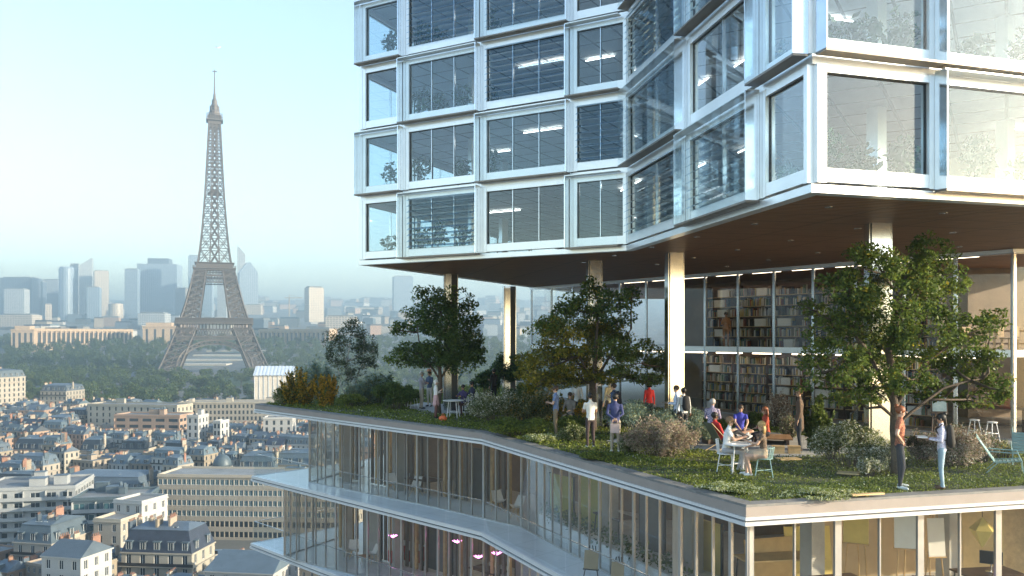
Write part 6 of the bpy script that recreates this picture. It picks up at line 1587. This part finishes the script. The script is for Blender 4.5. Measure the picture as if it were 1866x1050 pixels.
# front studio
FL = -3.498
def studio(px, d): return Vector(((px-PX)/F*d, d, FL))
easel('tall easel with a cream canvas in the front studio, left of its twin', studio(1654, 21.2), deg(165), .62, .92, 1.75, 'white_board', 'pale_wood')
easel('tall easel with a narrow cream canvas in the front studio', studio(1706, 21.6), deg(185), .44, .95, 1.45, 'white_board', 'pale_wood')
easel('easel with a yellow ochre canvas deep in the front studio', studio(1560, 22.6), deg(150), .62, 1.1, 1.55, 'yellow_paint', 'pale_wood')
def desk(label, pos, face, L, h, mk='dark_wood'):
    root = empty('studio_desk', pos, face); tag(root, label, 'desk', 'desks in the front studio'); m = MB(); m.box((0,0,h-.02), (L,.8,.04)); m.build('desk_top', M[mk], root)
    for sx in (-1, 1):
        for sy in (-1, 1): m = MB(); m.tube([(sx*(L/2-.1),sy*.32,h-.04),(sx*(L/2-.02),sy*.36,0)], .022, 6); m.build('leg', M['dark_metal'], root)
    return root
desk('dark high desk carrying the black monitor', studio(1800, 20.9), .15, 1.5, 1.25)
desk('long dark work table in the middle of the front studio', studio(1490, 20.6), .25, 2.4, 1.12)
desk('pale work table behind the long dark one', studio(1420, 22.2), .2, 2.2, 1.3, 'kraft')
def monitor(label, pos, face, mk, w=.5):
    root = empty('monitor', pos, face); tag(root, label, 'monitor', 'monitors in the front studio')
    m = MB(); m.box((0,0,.36), (w,.03,w*.64)); m.build('panel', M['dark_metal'], root); m = MB(); m.box((0,.017,.36), (w-.03,.004,w*.64-.03)); m.build('screen', M[mk], root)
    m = MB(); m.tube([(0,-.03,.01),(0,-.02,.25)], .02, 6); m.build('stand', M['steel'], root); m = MB(); m.box((0,-.03,.008), (.24,.16,.014)); m.build('foot', M['steel'], root)
monitor('black computer monitor on the high desk', studio(1806, 20.8)+Vector((0,0,1.256)), deg(150), 'screen_dark')
root = desk('small desk carrying the purple screen', studio(1682, 20.3), .1, .9, .80)
monitor('monitor showing a purple picture', studio(1682, 20.25)+Vector((0,0,.808)), deg(178), 'screen_purple', .52)
for px, d, w, h, zz, yw, mk, lab in ((1400,22.9,1.5,1.0,.6,.3,'kraft','kraft board leaning at the back of the front studio, near the slab corner'),(1470,23.4,1.3,1.3,.5,.1,'yellow_paint','yellow panel leaning at the back of the front studio'),(1790,22.6,1.0,1.1,1.6,-.2,'kraft','kraft panel behind the black monitor'),(1850,23,1.6,.5,2.3,.0,'pale_wood','wide wooden beam box hung at the frame edge')):
    m = MB(); m.hexa([(-w/2,-.25,0),(w/2,-.25,0),(w/2,-.22,0),(-w/2,-.22,0)], [(-w/2,0,h+zz),(w/2,0,h+zz),(w/2,.03,h+zz),(-w/2,.03,h+zz)]); tag(m.build('leaning_board', M[mk], None, studio(px, d), yw), lab, 'board', 'boards in the front studio')
m = MB()
for kk in range(5): a = kk*1.256; m.add([(0,0,-.45),(.3*math.cos(a),.3*math.sin(a),0),(.3*math.cos(a+1.256),.3*math.sin(a+1.256),0),(0,0,.3)], [(0,2,1),(1,2,3)])
p = studio(1790, 20.6); tag(m.build('faceted_lamp', M['yellow_paint'], None, (p.x,p.y,-1.15)), 'faceted yellow paper lamp above the black monitor', 'lamp')
m = MB(); m.tube([(p.x,p.y,-.85),(p.x,p.y,-.395)], .008, 5); tag(m.build('lamp_cord', M['dark_metal']), 'thin cord of the faceted yellow paper lamp', 'cord')
# planting in the balcony planter
rg = np.random.default_rng(12); Lp, up_, np_ = facade_frame(W[2], w4); t = rg.uniform(.5, Lp-.7, 900); c = np.stack([W[2].x+up_.x*t-np_.x*.75, W[2].y+up_.y*t-np_.y*.75, np.full(900,-2.8)], 1)+rg.normal(size=(900,3))*np.array([.16,.16,.14])
tag(link('planter_foliage', np_mesh('foliage', leaf_quads(c, .13, rg), 4, [M['maple_leaf_dark']])), 'dark leafy planting in the long white balcony planter', 'plants', kind='stuff')

# rooms behind the balconies: coloured partitions, cabinets and tables
mat('chartreuse', (.42,.42,.08), .6, 0, .08, 2); mat('cabinet_grey', (.16,.17,.18), .5, 0, .1, 2); mat('curtain', (.40,.40,.40), .9, 0, .15, 1.5)
def partition(label, x, y, z, w, h, yaw, mk):
    root = empty('room_partition', (x, y, z), yaw); tag(root, label, 'partition', 'partitions in the rooms below the terrace')
    m = MB(); m.box((0,0,h/2), (w,.06,h)); m.build('panel', M[mk], root)
    for s_ in (-1, 1): m = MB(); m.box((s_*(w/2+.02),0,h/2+.02), (.04,.08,h+.04)); m.build('post', M['dark_metal'], root)
for x, y, z, w, h, yw, mk, lab in ((-1.2,36.6,-3.498,1.6,2.2,-.8,'cabinet_grey','grey partition behind the first white shell chairs'),(1.9,32.6,-3.498,1.5,1.7,-1.0,'chartreuse','yellow-green partition inside the balcony bend'),(2.9,31.3,-3.498,1.2,1.9,-.9,'chartreuse','second yellow-green partition right of the balcony bend'),(-5.4,40.2,-3.498,1.4,2.4,-.7,'curtain','pale curtain panel in the glazed corner room'),(4.6,28.0,-3.498,1.3,2.3,-1.1,'cabinet_grey','grey cabinet wall behind the long planter'),(5.9,25.4,-3.498,1.0,1.5,-1.1,'yellow_paint','ochre panel near the drawing boards'),(-3.2,38.2,-6.998,1.6,2.3,-.8,'cabinet_grey','dark partition on the lower floor under the bend'),(.6,34.4,-6.998,1.4,2.0,-.9,'curtain','pale curtain panel on the lower floor'),(-6.6,40.4,-6.998,1.2,2.6,-.7,'curtain','pale curtain panel in the lower corner room')):
    partition(lab, x, y, z, w, h, yw, mk)
for x, y, z, yw, lab in ((-3.9,37.6,-3.498,-.7,'dark table in the room behind the first shell chairs'),(3.6,29.9,-3.498,-1.1,'dark table behind the long planter'),(-1.0,35.8,-6.998,-.8,'dark table on the lower floor beside the red armchairs')):
    desk(lab, Vector((x,y,z)), yw, 1.6, .75)

m = MB(); m.box((0,0,.22), (.42,.42,.44)); tag(m.build('stool_block', M['wood'], None, gp(1040,782,.05), .3), 'wooden block stool under the sitter in grey jumper', 'stool')
